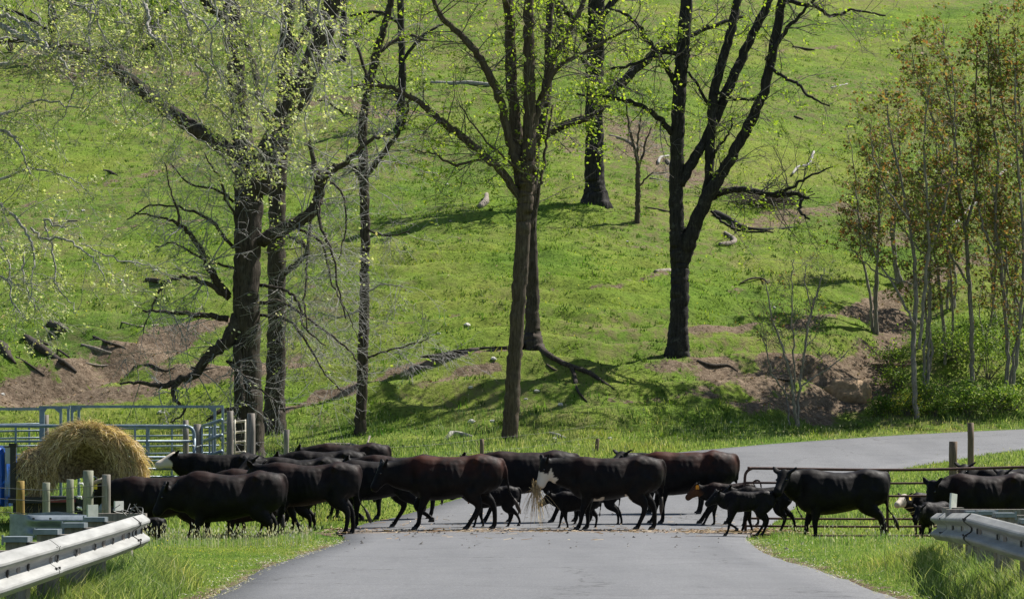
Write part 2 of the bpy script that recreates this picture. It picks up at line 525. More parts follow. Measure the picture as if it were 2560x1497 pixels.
M['litter'] = leafy('dead_leaves', [(0.0, (0.15, 0.09, 0.05)), (0.5, (0.28, 0.19, 0.11)), (1.0, (0.48, 0.40, 0.29))], 0.1, 0.8)
M['straw'] = leafy('straw', [(0.0, (0.192, 0.127, 0.063)), (0.3, (0.480, 0.345, 0.179)), (0.75, (0.744, 0.575, 0.336)), (1.0, (1.032, 0.885, 0.609))], 0.25, 0.6)
M['flower'] = leafy('yellow_flowers', [(0.0, (0.65, 0.55, 0.03)), (1.0, (0.75, 0.68, 0.08))], 0.3)
M['seed'] = leafy('seed_heads', [(0.0, (0.42, 0.36, 0.26)), (1.0, (0.68, 0.66, 0.58))], 0.3)
M['leaf_pale'] = leafy('pale_young_leaves', [(0.0, (0.26, 0.32, 0.09)), (0.5, (0.47, 0.52, 0.22)), (0.85, (0.68, 0.70, 0.44)), (1.0, (0.50, 0.40, 0.20))], 0.45)
M['leaf_lime'] = leafy('lime_young_leaves', [(0.0, (0.20, 0.30, 0.03)), (0.6, (0.33, 0.45, 0.05)), (1.0, (0.46, 0.50, 0.10))], 0.5)
M['leaf_rust'] = leafy('rusty_young_leaves', [(0.0, (0.08, 0.12, 0.025)), (0.35, (0.19, 0.25, 0.05)), (0.55, (0.26, 0.28, 0.07)), (0.68, (0.20, 0.12, 0.045)), (0.86, (0.25, 0.11, 0.05)), (1.0, (0.36, 0.24, 0.10))], 0.4)
M['leaf_bush'] = leafy('bush_leaves', [(0.0, (0.07, 0.13, 0.025)), (0.5, (0.17, 0.27, 0.045)), (0.85, (0.28, 0.38, 0.07)), (1.0, (0.42, 0.44, 0.10))], 0.4)
M['bark'] = bark_mat('furrowed_bark', (0.020, 0.016, 0.013), (0.085, 0.068, 0.054))
M['bark_brown'] = bark_mat('brown_bark', (0.035, 0.027, 0.020), (0.120, 0.092, 0.068), 0.2)
M['bark_black'] = bark_mat('blackish_bark', (0.010, 0.009, 0.009), (0.045, 0.040, 0.038), 0.35)
M['twig'] = bark_mat('twig_bark', (0.07, 0.060, 0.052), (0.20, 0.18, 0.16), 0.3)
M['twig_pale'] = bark_mat('pale_twigs', (0.18, 0.17, 0.155), (0.44, 0.42, 0.40), 0.3)
M['syc'] = bark_mat('patchy_pale_bark', (0.16, 0.15, 0.13), (0.46, 0.44, 0.41), 0.5, (0.10, 0.085, 0.07))
M['sapling'] = bark_mat('sapling_bark', (0.10, 0.088, 0.072), (0.30, 0.275, 0.235), 0.2)
M['deadwood'] = bark_mat('weathered_dead_wood', (0.10, 0.08, 0.065), (0.36, 0.31, 0.26), 0.3)
M['rock'] = simple('pale_rock', [(0.3, (0.42, 0.40, 0.36)), (0.7, (0.70, 0.68, 0.62))], 6, 0.85, 0, 0.5, 0.03)
M['boulder'] = simple('brown_boulder', [(0.3, (0.20, 0.13, 0.075)), (0.7, (0.42, 0.29, 0.17))], 6, 0.9, 0, 0.5, 0.03)
M['post'] = simple('weathered_post_wood', [(0.3, (0.12, 0.10, 0.085)), (0.55, (0.26, 0.23, 0.20)), (0.75, (0.40, 0.37, 0.33))], 22, 0.9, 0, 0.6, 0.01, (1, 1, 0.08))
M['post_green'] = simple('treated_post_wood', [(0.3, (0.17, 0.17, 0.12)), (0.7, (0.34, 0.34, 0.26))], 22, 0.85, 0, 0.5, 0.01, (1, 1, 0.08))
M['post_brown'] = simple('stained_post_wood', [(0.3, (0.09, 0.06, 0.04)), (0.7, (0.24, 0.17, 0.12))], 22, 0.85, 0, 0.5, 0.01, (1, 1, 0.08))
M['post_yellow'] = simple('lichen_yellow_post', [(0.35, (0.16, 0.10, 0.03)), (0.55, (0.30, 0.20, 0.05)), (0.75, (0.34, 0.30, 0.24))], 14, 0.85, 0, 0.5, 0.01, (1, 1, 0.15))
M['galv'] = simple('galvanised_steel', [(0.3, (0.22, 0.22, 0.208)), (0.5, (0.30, 0.30, 0.288)), (0.68, (0.38, 0.38, 0.362))], 5, 0.65, 0.1, 0.15, 0.004, (1, .25, 2.5), .35, 9)
M['galv_dark'] = simple('dull_galvanised_steel', [(0.3, (0.17, 0.20, 0.22)), (0.7, (0.30, 0.34, 0.37))], 9, 0.5, 0.5, 0.1, 0.004)
M['slot'] = simple('dark_slot', [(0.3, (0.03, 0.03, 0.03)), (0.7, (0.07, 0.065, 0.06))], 20, 0.7)
M['gate_blue'] = simple('blue_grey_gate_paint', [(0.3, (0.13, 0.18, 0.225)), (0.6, (0.23, 0.29, 0.34)), (0.8, (0.34, 0.40, 0.44))], 7, 0.45, 0.25, 0.1, 0.004)
M['gate_cream'] = simple('cream_gate_paint', [(0.3, (0.42, 0.38, 0.29)), (0.7, (0.62, 0.58, 0.47))], 7, 0.55, 0, 0.1, 0.004)
M['rust'] = simple('rusty_steel', [(0.3, (0.045, 0.026, 0.022)), (0.55, (0.095, 0.050, 0.038)), (0.8, (0.16, 0.09, 0.06))], 9, 0.75, 0.2, 0.3, 0.004)
M['white'] = simple('white_plastic', [(0.3, (0.62, 0.62, 0.55)), (0.7, (0.80, 0.79, 0.72))], 8, 0.5, 0, 0.05)
M['offwhite'] = simple('faded_reflector', [(0.3, (0.44, 0.47, 0.40)), (0.7, (0.60, 0.62, 0.54))], 8, 0.5, 0, 0.05)
M['blue'] = simple('blue_paint', [(0.3, (0.010, 0.085, 0.42)), (0.7, (0.014, 0.12, 0.55))], 3, 0.35, 0, 0.03)
M['black'] = simple('black_steel', [(0.3, (0.015, 0.015, 0.017)), (0.7, (0.04, 0.038, 0.036))], 6, 0.6)
M['rubber'] = simple('tyre_rubber', [(0.3, (0.02, 0.02, 0.02)), (0.7, (0.045, 0.043, 0.04))], 9, 0.85)
M['glass'] = simple('lamp_glass', [(0.3, (0.35, 0.37, 0.38)), (0.7, (0.60, 0.62, 0.60))], 5, 0.2, 0, 0.02)
M['redpaint'] = simple('faded_red_paint', [(0.3, (0.16, 0.03, 0.03)), (0.7, (0.30, 0.06, 0.06))], 7, 0.6)
M['hay'] = simple('packed_hay', [(0.36, (0.094, 0.062, 0.036)), (0.5, (0.275, 0.198, 0.110)), (0.64, (0.525, 0.402, 0.237))], 16, 0.95, 0, 1.0, 0.08)
M['tagorange'] = simple('orange_tag', [(0.3, (0.75, 0.26, 0.01)), (0.7, (0.85, 0.33, 0.02))], 6, 0.5)
M['tagyellow'] = simple('yellow_tag', [(0.3, (0.75, 0.50, 0.02)), (0.7, (0.85, 0.60, 0.04))], 6, 0.5)
M['eye'] = simple('dark_eye', [(0.3, (0.01, 0.008, 0.006)), (0.7, (0.02, 0.014, 0.01))], 6, 0.08, 0, 0, 0, None, 0.8)
M['hoof'] = simple('dark_hoof', [(0.3, (0.015, 0.013, 0.012)), (0.7, (0.045, 0.038, 0.03))], 12, 0.6)
M['hair'] = simple('dark_tail_hair', [(0.3, (0.010, 0.008, 0.007)), (0.7, (0.05, 0.035, 0.025))], 30, 0.6, 0, 0.8, 0.01, (1, 1, .1))
M['udder'] = simple('pink_skin', [(0.3, (0.22, 0.12, 0.10)), (0.7, (0.38, 0.22, 0.18))], 8, 0.6)
M['wire'] = simple('fence_wire', [(0.3, (0.10, 0.10, 0.10)), (0.7, (0.22, 0.22, 0.21))], 8, 0.5, 0.6, 0)

def coat_mat(name, brown):
    m, nt, b, _ = mat(name)
    v = coords(nt, 'Object')
    geo = nt.nodes.new('ShaderNodeNewGeometry')
    sx = nt.nodes.new('ShaderNodeSeparateXYZ'); nt.links.new(v, sx.inputs[0])
    f = noise(nt, v, 2.4, 5, 0.65)
    up = mth(nt, 'MULTIPLY', mth(nt, 'SUBTRACT', sx.outputs['Z'], 0.92), 2.6, True)
    up = mth(nt, 'MULTIPLY', up, mth(nt, 'MULTIPLY', mth(nt, 'ADD', sx.outputs['X'], 0.95), 2.5, True))
    k = mth(nt, 'MULTIPLY', mth(nt, 'MULTIPLY', up, ramp(nt, f, [(0.36, (0,) * 3), (0.62, (1,) * 3)])), brown, True)
    base = ramp(nt, noise(nt, v, 5, 5, 0.7), [(0.3, (0.0028, 0.0024, 0.0026)), (0.7, (0.0060, 0.0048, 0.0048))])
    c = mix(nt, k, base, (0.070, 0.019, 0.009))
    c = mix(nt, attr(nt, 'tan'), c, (0.20, 0.085, 0.035))
    c = mix(nt, attr(nt, 'white'), c, (0.62, 0.54, 0.44))
    nt.links.new(c, b.inputs['Base Color'])
    nt.links.new(ramp(nt, noise(nt, v, 6, 5, 0.7), [(0.35, (0.50,) * 3), (0.65, (0.75,) * 3)]), b.inputs['Roughness'])
    b.inputs['Specular IOR Level'].default_value = 0.16
    hf = noise(nt, coords(nt, 'Object', (1, 1, 2.5)), 38, 4, 0.7)
    hb = mth(nt, 'ADD', mth(nt, 'MULTIPLY', hf, 0.10), noise(nt, v, 3.0, 2, 0.5))
    bump(nt, b, hb, 0.6, 0.040)
    return m
COAT = {0: coat_mat('black_coat', 0.04), 1: coat_mat('black_brown_coat', 0.24), 2: coat_mat('red_brown_coat', 0.9)}

# ------------------------------------------------------------------ ground
def build_ground():
    def axis(segs):
        a = [segs[0][0]]
        for s, e, st in segs:
            n = max(1, int(round((e - s) / st)))
            a += list(np.linspace(s, e, n + 1)[1:])
        return np.array(a)
    xs = axis([(-420, -60, 30), (-60, -38, 2), (-38, -20, 0.45), (-20, 22, 0.22), (22, 38, 0.45), (38, 60, 2), (60, 420, 30)])
    ys = axis([(-80, 10, 6), (10, 84, 0.45), (84, 132, 0.22), (132, 200, 0.34), (200, 260, 3), (260, 900, 40)])
    X, Y = np.meshgrid(xs, ys)
    Z = terrain(X, Y)
    rd = road_dist(X, Y)
    Z = Z - 0.045 * sstep(0.45, -0.05, rd) - 0.05 * sstep(-0.2, -0.8, rd)
    nx, ny = len(xs), len(ys)
    V = np.stack([X, Y, Z], -1).reshape(-1, 3)
    i = np.arange(ny - 1)[:, None] * nx; j = np.arange(nx - 1)[None, :]
    q = np.stack([i + j, i + j + 1, i + nx + j + 1, i + nx + j], -1).reshape(-1, 4)
    me = mk_mesh('ground', V, q, None, True, [M['ground']])
    a = me.attributes.new('dirt', 'FLOAT', 'POINT'); a.data.foreach_set('value', dirt_at(X, Y).ravel().astype(np.float32))
    worn = np.clip(0.35 + 0.55 * sstep(108, 150, Y) + 1.5 * fbm(X / 7, Y / 9, 55, 4), 0, 1) * sstep(80, 95, Y)
    worn = np.maximum(worn, 0.9 * sstep(97, 92, Y) * sstep(87, 90, Y) * sstep(0.0, 0.5, fbm(X / 3, Y / 2, 56, 3)))
    a = me.attributes.new('worn', 'FLOAT', 'POINT'); a.data.foreach_set('value', worn.ravel().astype(np.float32))
    o = bpy.data.objects.new('ground', me); COL.objects.link(o)
    tag(o, 'green grazed pasture rising steeply behind the road', None, None, 'structure')

def build_road():
    n = 12
    def resamp(E, m=260):
        E = np.array(E, float)
        c = catmull(E, 14)
        s = np.concatenate([[0], np.cumsum(np.linalg.norm(np.diff(c, axis=0), axis=1))])
        return c
    L = resamp(L_EDGE); R = resamp(R_EDGE)
    m = min(len(L), len(R)); L = L[:m]; R = R[:m]
    rows = []
    mud = []
    for a, b in zip(L, R):
        for k in range(n + 1):
            t = k / n
            j = 0.0
            p = a * (1 - t) + b * t
            if k in (0, n) and p[1] < 100:
                w = 0.05 * float(vnoise(p[1] / 1.9, k, 4)) + 0.03 * float(vnoise(p[1] / 0.5, k, 5))
                p = p + np.array([w, 0])
            rows.append((p[0], p[1]))
    XY = np.array(rows)
    z, _ = smooth_base(XY[:, 0], XY[:, 1])
    t = (np.arange(len(XY)) % (n + 1)) / n
    z = z + 0.012 + 0.035 * (1 - (2 * t - 1) ** 2)
    V = np.column_stack([XY, z])
    i = np.arange(m - 1)[:, None] * (n + 1); j = np.arange(n)[None, :]
    q = np.stack([i + j, i + j + 1, i + n + 2 + j, i + n + 1 + j], -1).reshape(-1, 4)
    # skirts
    e0 = V[0::n + 1].copy(); e1 = V[n::n + 1].copy()
    base = len(V)
    s0 = e0 - [0.03, 0, 0.12]; s1 = e1 - [-0.03, 0, 0.12]
    V = np.vstack([V, s0, s1])
    a = np.arange(m - 1)
    q0 = np.stack([a * (n + 1), (a + 1) * (n + 1), base + a + 1, base + a], 1)
    q1 = np.stack([a * (n + 1) + n, base + m + a, base + m + a + 1, (a + 1) * (n + 1) + n], 1)
    q = np.vstack([q, q0, q1])
    me = mk_mesh('road', V, q, None, True, [M['asphalt']])
    mu = sstep(2.0, 0.1, np.abs(V[:, 1] - 52.0)) * 0.72
    mu = np.maximum(mu, sstep(-1.2, -3.2, V[:, 0]) * sstep(2.6, 0.5, np.abs(V[:, 1] - 52.2)) * 0.75)
    mu = np.maximum(mu, sstep(3.0, 4.3, V[:, 0]) * sstep(2.0, 0.5, np.abs(V[:, 1] - 51.6)) * 0.75)
    at = me.attributes.new('mud', 'FLOAT', 'POINT'); at.data.foreach_set('value', mu.astype(np.float32))
    o = bpy.data.objects.new('road', me); COL.objects.link(o)
    tag(o, 'grey asphalt country road bending right up the slope', None, None, 'structure')

# ------------------------------------------------------------------ grass
def blades(Pb, h, w, lean, seg=2, seed=0):
    r = np.random.default_rng(seed)
    n = len(Pb)
    a = r.uniform(0, 2 * np.pi, n); b = r.uniform(0, 2 * np.pi, n)
    side = np.stack([np.cos(a), np.sin(a), np.zeros(n)], 1) * (w * 0.5)[:, None]
    ld = np.stack([np.cos(b), np.sin(b), np.zeros(n)], 1) * (lean * h)[:, None]
    up = np.zeros((n, 3)); up[:, 2] = h
    if seg == 1:
        V = np.stack([Pb - side, Pb + side, Pb + up + ld], 1).reshape(-1, 3)
        i = np.arange(n) * 3
        return V, None, np.stack([i, i + 1, i + 2], 1)
    mid = Pb + up * 0.58 + ld * 0.32
    V = np.stack([Pb - side, Pb + side, mid + side * 0.75, mid - side * 0.75, Pb + up * 0.97 + ld], 1).reshape(-1, 3)
    i = np.arange(n) * 5
    return V, np.stack([i, i + 1, i + 2, i + 3], 1), np.stack([i + 3, i + 2, i + 4], 1)

def scatter(y0, y1, dens, margin=1.5, seed=1):
    r = np.random.default_rng(seed)
    out = []
    y = y0
    while y < y1:
        dy = min(4.0, y1 - y)
        hw = 0.19 * (y + dy) + margin
        n = int(dens * dy * 2 * hw)
        out.append(np.stack([r.uniform(-hw, hw, n), r.uniform(y, y + dy, n)], 1))
        y += dy
    return np.concatenate(out)

def build_grass():
    def finish(name, V, q, t, mt, label):
        me = mk_mesh(name, V, q, t, False, [mt])
        o = bpy.data.objects.new(name, me); COL.objects.link(o)
        tag(o, label, 'grass', None, 'stuff')
    def place(xy, keep):
        xy = xy[keep]
        z = terrain(xy[:, 0], xy[:, 1]) - 0.01
        return np.column_stack([xy, z])
    r = np.random.default_rng(5)
    # mown verge by the bridge
    xy = scatter(17, 50, 420, 1.0, 2)
    x, y = xy[:, 0], xy[:, 1]
    rd = road_dist(x, y)
    d = dirt_at(x, y)
    keep = (rd > -0.05) & (r.uniform(0, 1, len(x)) > d * 1.15) & (x > -9) & (x < 10.5)
    Pb = place(xy, keep)
    n = len(Pb)
    patch = sstep(-0.2, 0.5, fbm(Pb[:, 0] / 0.8, Pb[:, 1] / 1.6, 71, 3))
    h = r.uniform(0.018, 0.048, n) * (0.75 + 0.8 * patch)
    # taller around the guardrails where the mower does not reach and under the cattle
    tall = np.maximum(sstep(-3.6, -3.95, Pb[:, 0]) * sstep(31.5, 30, Pb[:, 1]), sstep(4.55, 4.95, Pb[:, 0]) * sstep(41, 36, Pb[:, 1]))
    tall = np.maximum(tall, 0.75 * sstep(44.2, 46.2, Pb[:, 1]) * (Pb[:, 0] < -3.4))
    tall = np.maximum(tall, 0.5 * sstep(44, 46.5, Pb[:, 1]) * (Pb[:, 0] > 4.6))
    h = h * (1 + tall * r.uniform(0.8, 4.2, n))
    V, q, t = blades(Pb, h, r.uniform(0.007, 0.014, n), r.uniform(0.1, 0.9, n), 2, 3)
    finish('verge_grass', V, q, t, M['grass_lawn'], 'short mown grass on both verges before the cattle crossing')
    # long grass clumps around rails
    pts = []
    for cx, cy, sx, sy, m in ((-4.15, 28, 0.30, 3.8, 9000), (-3.75, 27, 0.22, 3.5, 3500), (5.45, 31.5, 0.45, 4.5, 9000), (5.0, 27, 0.30, 3.5, 5000), (-4.2, 30.6, .35, .9, 2500)):
        pts.append(np.stack([r.normal(cx, sx, m), r.uniform(cy - sy, cy + sy, m)], 1))
    xy = np.concatenate(pts); rd = road_dist(xy[:, 0], xy[:, 1])
    Pb = place(xy, rd > 0.35); n = len(Pb)
    V, q, t = blades(Pb, r.uniform(0.06, 0.23, n) * (1 + .6 * (r.random(n) < .18)), r.uniform(0.005, 0.013, n), r.uniform(0.1, 1.2, n), 2, 8)
    finish('tall_grass', V, q, t, M['grass_long'], 'tall ungrazed grass tufts around the guardrail feet')
    # seed heads
    xy = np.concatenate([np.stack([r.uniform(-6.6, -2.95, 750), r.uniform(43.5, 48.5, 750)], 1), np.stack([r.uniform(4.2, 8.4, 260), r.uniform(40, 48.5, 260)], 1),
                         np.stack([r.uniform(-7, 16, 1400), r.uniform(70, 92, 1400)], 1)])
    rd = road_dist(xy[:, 0], xy[:, 1])
    Pb = place(xy, (rd > 0.4)); n = len(Pb)
    hh = r.uniform(0.14, 0.30, n); Pt = Pb.copy(); Pt[:, 2] += hh
    V1, q1, t1 = blades(Pb, hh, np.full(n, 0.006), np.full(n, 0.05), 1, 9)
    V2, q2, t2 = blades(Pt, r.uniform(0.03, 0.06, n), r.uniform(0.012, 0.028, n), r.uniform(0, .5, n), 2, 9)
    finish('seed_heads', np.vstack([V1, V2]), q2 + len(V1), np.vstack([t1, t2 + len(V1)]), M['seed'], 'pale grass seed heads rising above the verge')
    # dry mown clippings along the asphalt
    xy = scatter(20, 47.5, 260, 1.0, 22); rd = road_dist(xy[:, 0], xy[:, 1])
    k = np.exp(-np.clip(rd - .05, 0, 9) / .28) * (0.5 + .8 * fbm(xy[:, 0] / .5, xy[:, 1] / 1.2, 44, 3))
    Pb = place(xy, (rd > -.10) & (r.uniform(0, 1, len(xy)) < k)); n = len(Pb); Pb[:, 2] += .03
    V, q, t = blades(Pb, r.uniform(.006, .02, n), r.uniform(.008, .016, n), r.uniform(1.5, 5, n), 2, 23)
    finish('mown_clippings', V, q, t, M['seed'], 'dry mown grass clippings lying along the asphalt edge')
    # verge behind the herd
    xy = scatter(50, 64, 75, 1.0, 6); xy2 = scatter(64, 98, 80, 1.0, 7)
    xy = np.vstack([xy, xy2])
    x, y = xy[:, 0], xy[:, 1]; rd = road_dist(x, y); d = dirt_at(x, y)
    sh = np.interp(x, [-60, 3, 12, 22, 60], [0, 0, 4.5, 9.0, 12.0])
    keep = (rd > 0.05) & (r.uniform(0, 1, len(x)) > d) & (y < 90.5 + sh)
    Pb = place(xy, keep); n = len(Pb)
    rdk = rd[keep]
    h = r.uniform(0.05, 0.13, n) * (1 + 0.9 * sstep(-0.1, 0.5, fbm(Pb[:, 0] / 1.5, Pb[:, 1] / 1.5, 72, 3)) * sstep(0.4, 1.5, rdk))
    h = h * np.where(Pb[:, 1] > 78, 1.35, 1.0) * np.where(rdk < 0.5, 0.45, 1)
    V, q, t = blades(Pb, h, r.uniform(0.018, 0.034, n), r.uniform(0.1, 0.7, n), 2, 4)
    finish('roadside_grass', V, q, t, M['grass_long'], 'rough green grass along the road edge behind the herd')
    # short pasture tufts on the hill
    xy = np.vstack([scatter(88, 130, 60, 2, 10), scatter(130, 195, 24, 2, 12)])
    x, y = xy[:, 0], xy[:, 1]; d = dirt_at(x, y); rd = road_dist(x, y)
    cl = fbm(x / 0.9, y / 0.7, 73, 3) * 0.5 + 0.5
    keep = (rd > 0.3) & (r.uniform(0, 1, len(x)) > d * 1.2) & (r.uniform(0.25, 0.7, len(x)) < cl) & (r.uniform(-.30, .50, len(x)) > fbm(x / 7, y / 9, 55, 4))
    Pb = place(xy, keep); n = len(Pb)
    h = r.uniform(0.03, 0.085, n) * (1 + 1.3 * (cl[keep] > 0.60)) * np.where(Pb[:, 1] < 97, 1.25, 1.0)
    V, q, t = blades(Pb, h, r.uniform(0.03, 0.07, n), r.uniform(0.1, 0.9, n), 1, 5)
    finish('pasture_grass', V, q, t, M['grass_hill'], 'short grazed grass tufts across the hillside')
    # darker rank clumps the cattle leave standing
    cxy = scatter(89, 175, 1.3, 2, 31); cx, cy = cxy[:, 0], cxy[:, 1]
    kk = (road_dist(cx, cy) > .6) & (dirt_at(cx, cy) < .5) & (r.uniform(-.5, .55, len(cx)) < fbm(cx / 4, cy / 4, 82, 3) + .25 * (cy < 104))
    cxy = cxy[kk]; m = 16
    xy = np.repeat(cxy, m, 0) + r.normal(0, 1, (len(cxy) * m, 2)) * np.repeat(r.uniform(.05, .22, len(cxy)), m)[:, None]
    Pb = place(xy, np.ones(len(xy), bool)); n = len(Pb)
    V, q, t = blades(Pb, r.uniform(.07, .17, n), r.uniform(.03, .06, n), r.uniform(.1, .8, n), 1, 33)
    finish('rank_grass', V, q, t, M['grass_rank'], 'darker uneaten grass clumps dotting the hillside')
    # dead leaves on the bare banks
    xy = scatter(86, 170, 11, 1, 14)
    x, y = xy[:, 0], xy[:, 1]; d = dirt_at(x, y)
    keep = (r.uniform(0, 1, len(x)) < d * 0.9 + 0.05) & (road_dist(x, y) > 0.4)
    Pb = place(xy, keep); n = len(Pb); Pb[:, 2] += 0.02
    V, q, t = blades(Pb, r.uniform(0.02, 0.07, n), r.uniform(0.04, 0.13, n), r.uniform(0.5, 2.5, n), 1, 15)
    finish('dead_leaves', V, q, t, M['litter'], 'dead leaves and chips scattered over the bare banks')
    # yellow flowers dotted in the verges
    xy = np.concatenate([np.stack([r.uniform(-7, -3.1, 160), r.uniform(33, 48, 160)], 1), np.stack([r.uniform(4.0, 8, 60), r.uniform(34, 48, 60)], 1), np.stack([r.uniform(-18, 14, 500), r.uniform(98, 130, 500)], 1)])
    Pb = place(xy, road_dist(xy[:, 0], xy[:, 1]) > 0.3); n = len(Pb); Pb[:, 2] += 0.07
    sc_ = np.where(Pb[:, 1] > 60, 2.4, 1.0)
    V, q, t = blades(Pb, r.uniform(0.008, 0.02, n) * sc_, r.uniform(0.015, 0.03, n) * sc_, r.uniform(0.2, 1, n), 2, 16)
    finish('small_flowers', V, q, t, M['flower'], 'tiny yellow flowers dotted through the short grass')

# ------------------------------------------------------------------ trees
class Tree:
    def __init__(s, name, base, label, group=None, bark='bark', twigm='twig', leafm=None, cat='tree', seed=1):
        s.root = empty(name, tuple(base), label, cat, group)
        s.base = Vector(base); s.bark = M[bark]; s.twm = M[twigm]; s.leafm = M[leafm] if leafm else None
        s.tw = Buf(); s.tips = []; s.r = random.Random(seed); s.seed = seed; s.limbpaths = []
    def path(s, pts, dd=0.0, Y=None, wob=0.02, m=6):
        Y0 = s.base.y if Y is None else Y
        n = len(pts); P3 = []; W = []
        for i, p in enumerate(pts):
            t = i / (n - 1)
            yy = Y0 + dd * t + (p[3] if len(p) > 3 else 0)
            P3.append(P(p[0], p[1], yy)); W.append(p[2] * K * yy / F * 0.5)
        c = catmull([list(v) for v in P3], m)
        w = np.interp(np.linspace(0, n - 1, len(c)), range(n), W)
        if wob:
            rr = np.random.default_rng(s.seed * 31 + int(abs(pts[0][0]) * 7 + abs(pts[-1][1])))
            k = rr.normal(0, 1, (len(c), 3)); k[0] = 0
            c = c + k * np.minimum(wob, w * 0.9 + 0.01)[:, None]
        return c, w
    def trunk(s, pts, dd=0, n=28, flare=(0.5, 0.5, 5, 0.3), ridge=0.02, name='trunk', wob=0.015):
        c, w = s.path(pts, dd, wob=wob, m=14)
        # sink the foot below the turf
        ext = c[0] - np.array([0, 0, 0.5]); c = np.vstack([ext, c]); w = np.concatenate([[w[0]], w])
        b = Buf(); tube(b, c, w, n, True, flare, min(ridge, w.mean() * 0.12), s.seed)
        part(b, name, s.bark, s.root)
        s.limbpaths.append((c[len(c) // 3:], w[len(c) // 3:], 0.25))
        return c, w
    def limb(s, pts, dd=1.0, dens=1.0, Y=None, n=9, wob=0.022):
        c, w = s.path(pts, dd, Y, wob=wob)
        b = Buf(); tube(b, c, np.maximum(w, 0.006), n if w[0] > 0.06 else 6, True, None, w.mean() * 0.1, s.seed + len(s.limbpaths))
        part(b, 'limb', s.bark if w[0] > 0.035 else s.twm, s.root)
        if dens > 0: s.limbpaths.append((c, w, dens))
        s.tips.append((Vector(c[-1]), 1))
        return c, w
    def grow(s, p, d, L, r0, level, droop=0.0):
        ns = 4 if L > 0.5 else 3
        pts = [np.array(p)]; d = np.array(d, float); d /= np.linalg.norm(d)
        for i in range(ns):
            d = d + np.array([s.r.gauss(0, .22), s.r.gauss(0, .22), s.r.gauss(0, .2) - droop])
            d /= np.linalg.norm(d)
            pts.append(pts[-1] + d * L / ns)
        pts = np.array(pts)
        mr = 0.0035 if s.base.y < 85 else 0.0048
        rad = np.linspace(max(r0, mr), max(mr, r0 * 0.35), len(pts))
        tube(s.tw, pts, rad, 3 if r0 < 0.02 else 5, False)
        if level > 0:
            k = s.r.randint(2, 4)
            for j in range(k):
                t = s.r.uniform(0.25, 1.0) * ns
                i = min(int(t), ns - 1); q = pts[i] + (pts[i + 1] - pts[i]) * (t - i)
                dd = d + np.array([s.r.gauss(0, .8), s.r.gauss(0, .8), s.r.gauss(0.1, .6)])
                s.grow(q, dd, L * s.r.uniform(0.35, 0.65), r0 * 0.55, level - 1, droop)
        if level <= 1: s.tips.append((Vector(pts[-1]), 0))
    def twigs(s, spacing=0.45, L=(0.7, 1.8), level=2, droop=0.02, up=0.25, rmax=0.02):
        for c, w, dens in s.limbpaths:
            seg = np.linalg.norm(np.diff(c, axis=0), axis=1); S = np.concatenate([[0], np.cumsum(seg)])
            n = int(S[-1] / spacing * dens)
            for k in range(n):
                u = s.r.uniform(0.12, 1.0) * S[-1]
                i = min(np.searchsorted(S, u) - 1, len(c) - 2); i = max(i, 0)
                t = (u - S[i]) / (seg[i] + 1e-6)
                p = c[i] + (c[i + 1] - c[i]) * t
                if YH - (p[2] - EYE) * F / p[1] < -60 and s.r.random() < .75: continue      # unseen crown tops get fewer twigs, shaped to keep shadows on the slope crisp
                T = (c[i + 1] - c[i]) / (seg[i] + 1e-6)
                d = np.array([s.r.gauss(0, 1), s.r.gauss(0, 1), s.r.gauss(0, 1)])
                d = d - T * np.dot(d, T); d /= np.linalg.norm(d) + 1e-6
                d = d + T * s.r.uniform(0.1, 0.9) + np.array([0, 0, up])
                wl = w[i]
                l = s.r.uniform(*L)
                s.grow(p, d, l, min(rmax, max(0.008, wl * 0.35)), level, droop)
    def finish(s, leaves=0, lsize=(0.03, 0.06), per=5, spread=0.10, keepy=None):
        if s.tw.n: 
            o = part(s.tw, 'twigs', s.twm, s.root); o['kind'] = 'stuff'
        if leaves and s.leafm:
            r = np.random.default_rng(s.seed + 99)
            tips = np.array([list(t[0]) for t in s.tips])
            if keepy is not None:      # leave out what hangs far above or beside the view
                row = (YH - (tips[:, 2] - EYE) * F / tips[:, 1]); colm = 1280 + tips[:, 0] * F / tips[:, 1]
                tips = tips[(row > keepy) & (colm > -250)]
            if len(tips) > leaves: tips = tips[r.permutation(len(tips))[:leaves]]
            C = np.repeat(tips, per, 0) + r.normal(0, spread, (len(tips) * per, 3))
            part(leafbuf(C, r.uniform(*lsize, len(C)), r), 'leaves', s.leafm, s.root, False)['kind'] = 'stuff'
        return s.root

def leafbuf(C, sz, r):
    n = len(C)
    nn = r.normal(0, .62, (n, 3)) + np.array([0.45, -0.15, 0.75]); nn /= np.linalg.norm(nn, axis=1)[:, None]
    d = r.normal(0, 1, (n, 3)); d -= nn * (d * nn).sum(1)[:, None]; d /= np.linalg.norm(d, axis=1)[:, None]
    e = np.cross(nn, d)
    s = sz[:, None]
    V = np.stack([C - d * s, C + e * s * 0.62, C + d * s, C - e * s * 0.62], 1).reshape(-1, 3)
    i = np.arange(n) * 4
    b = Buf(); b.add(V, np.stack([i, i + 1, i + 2, i + 3], 1))
    return b

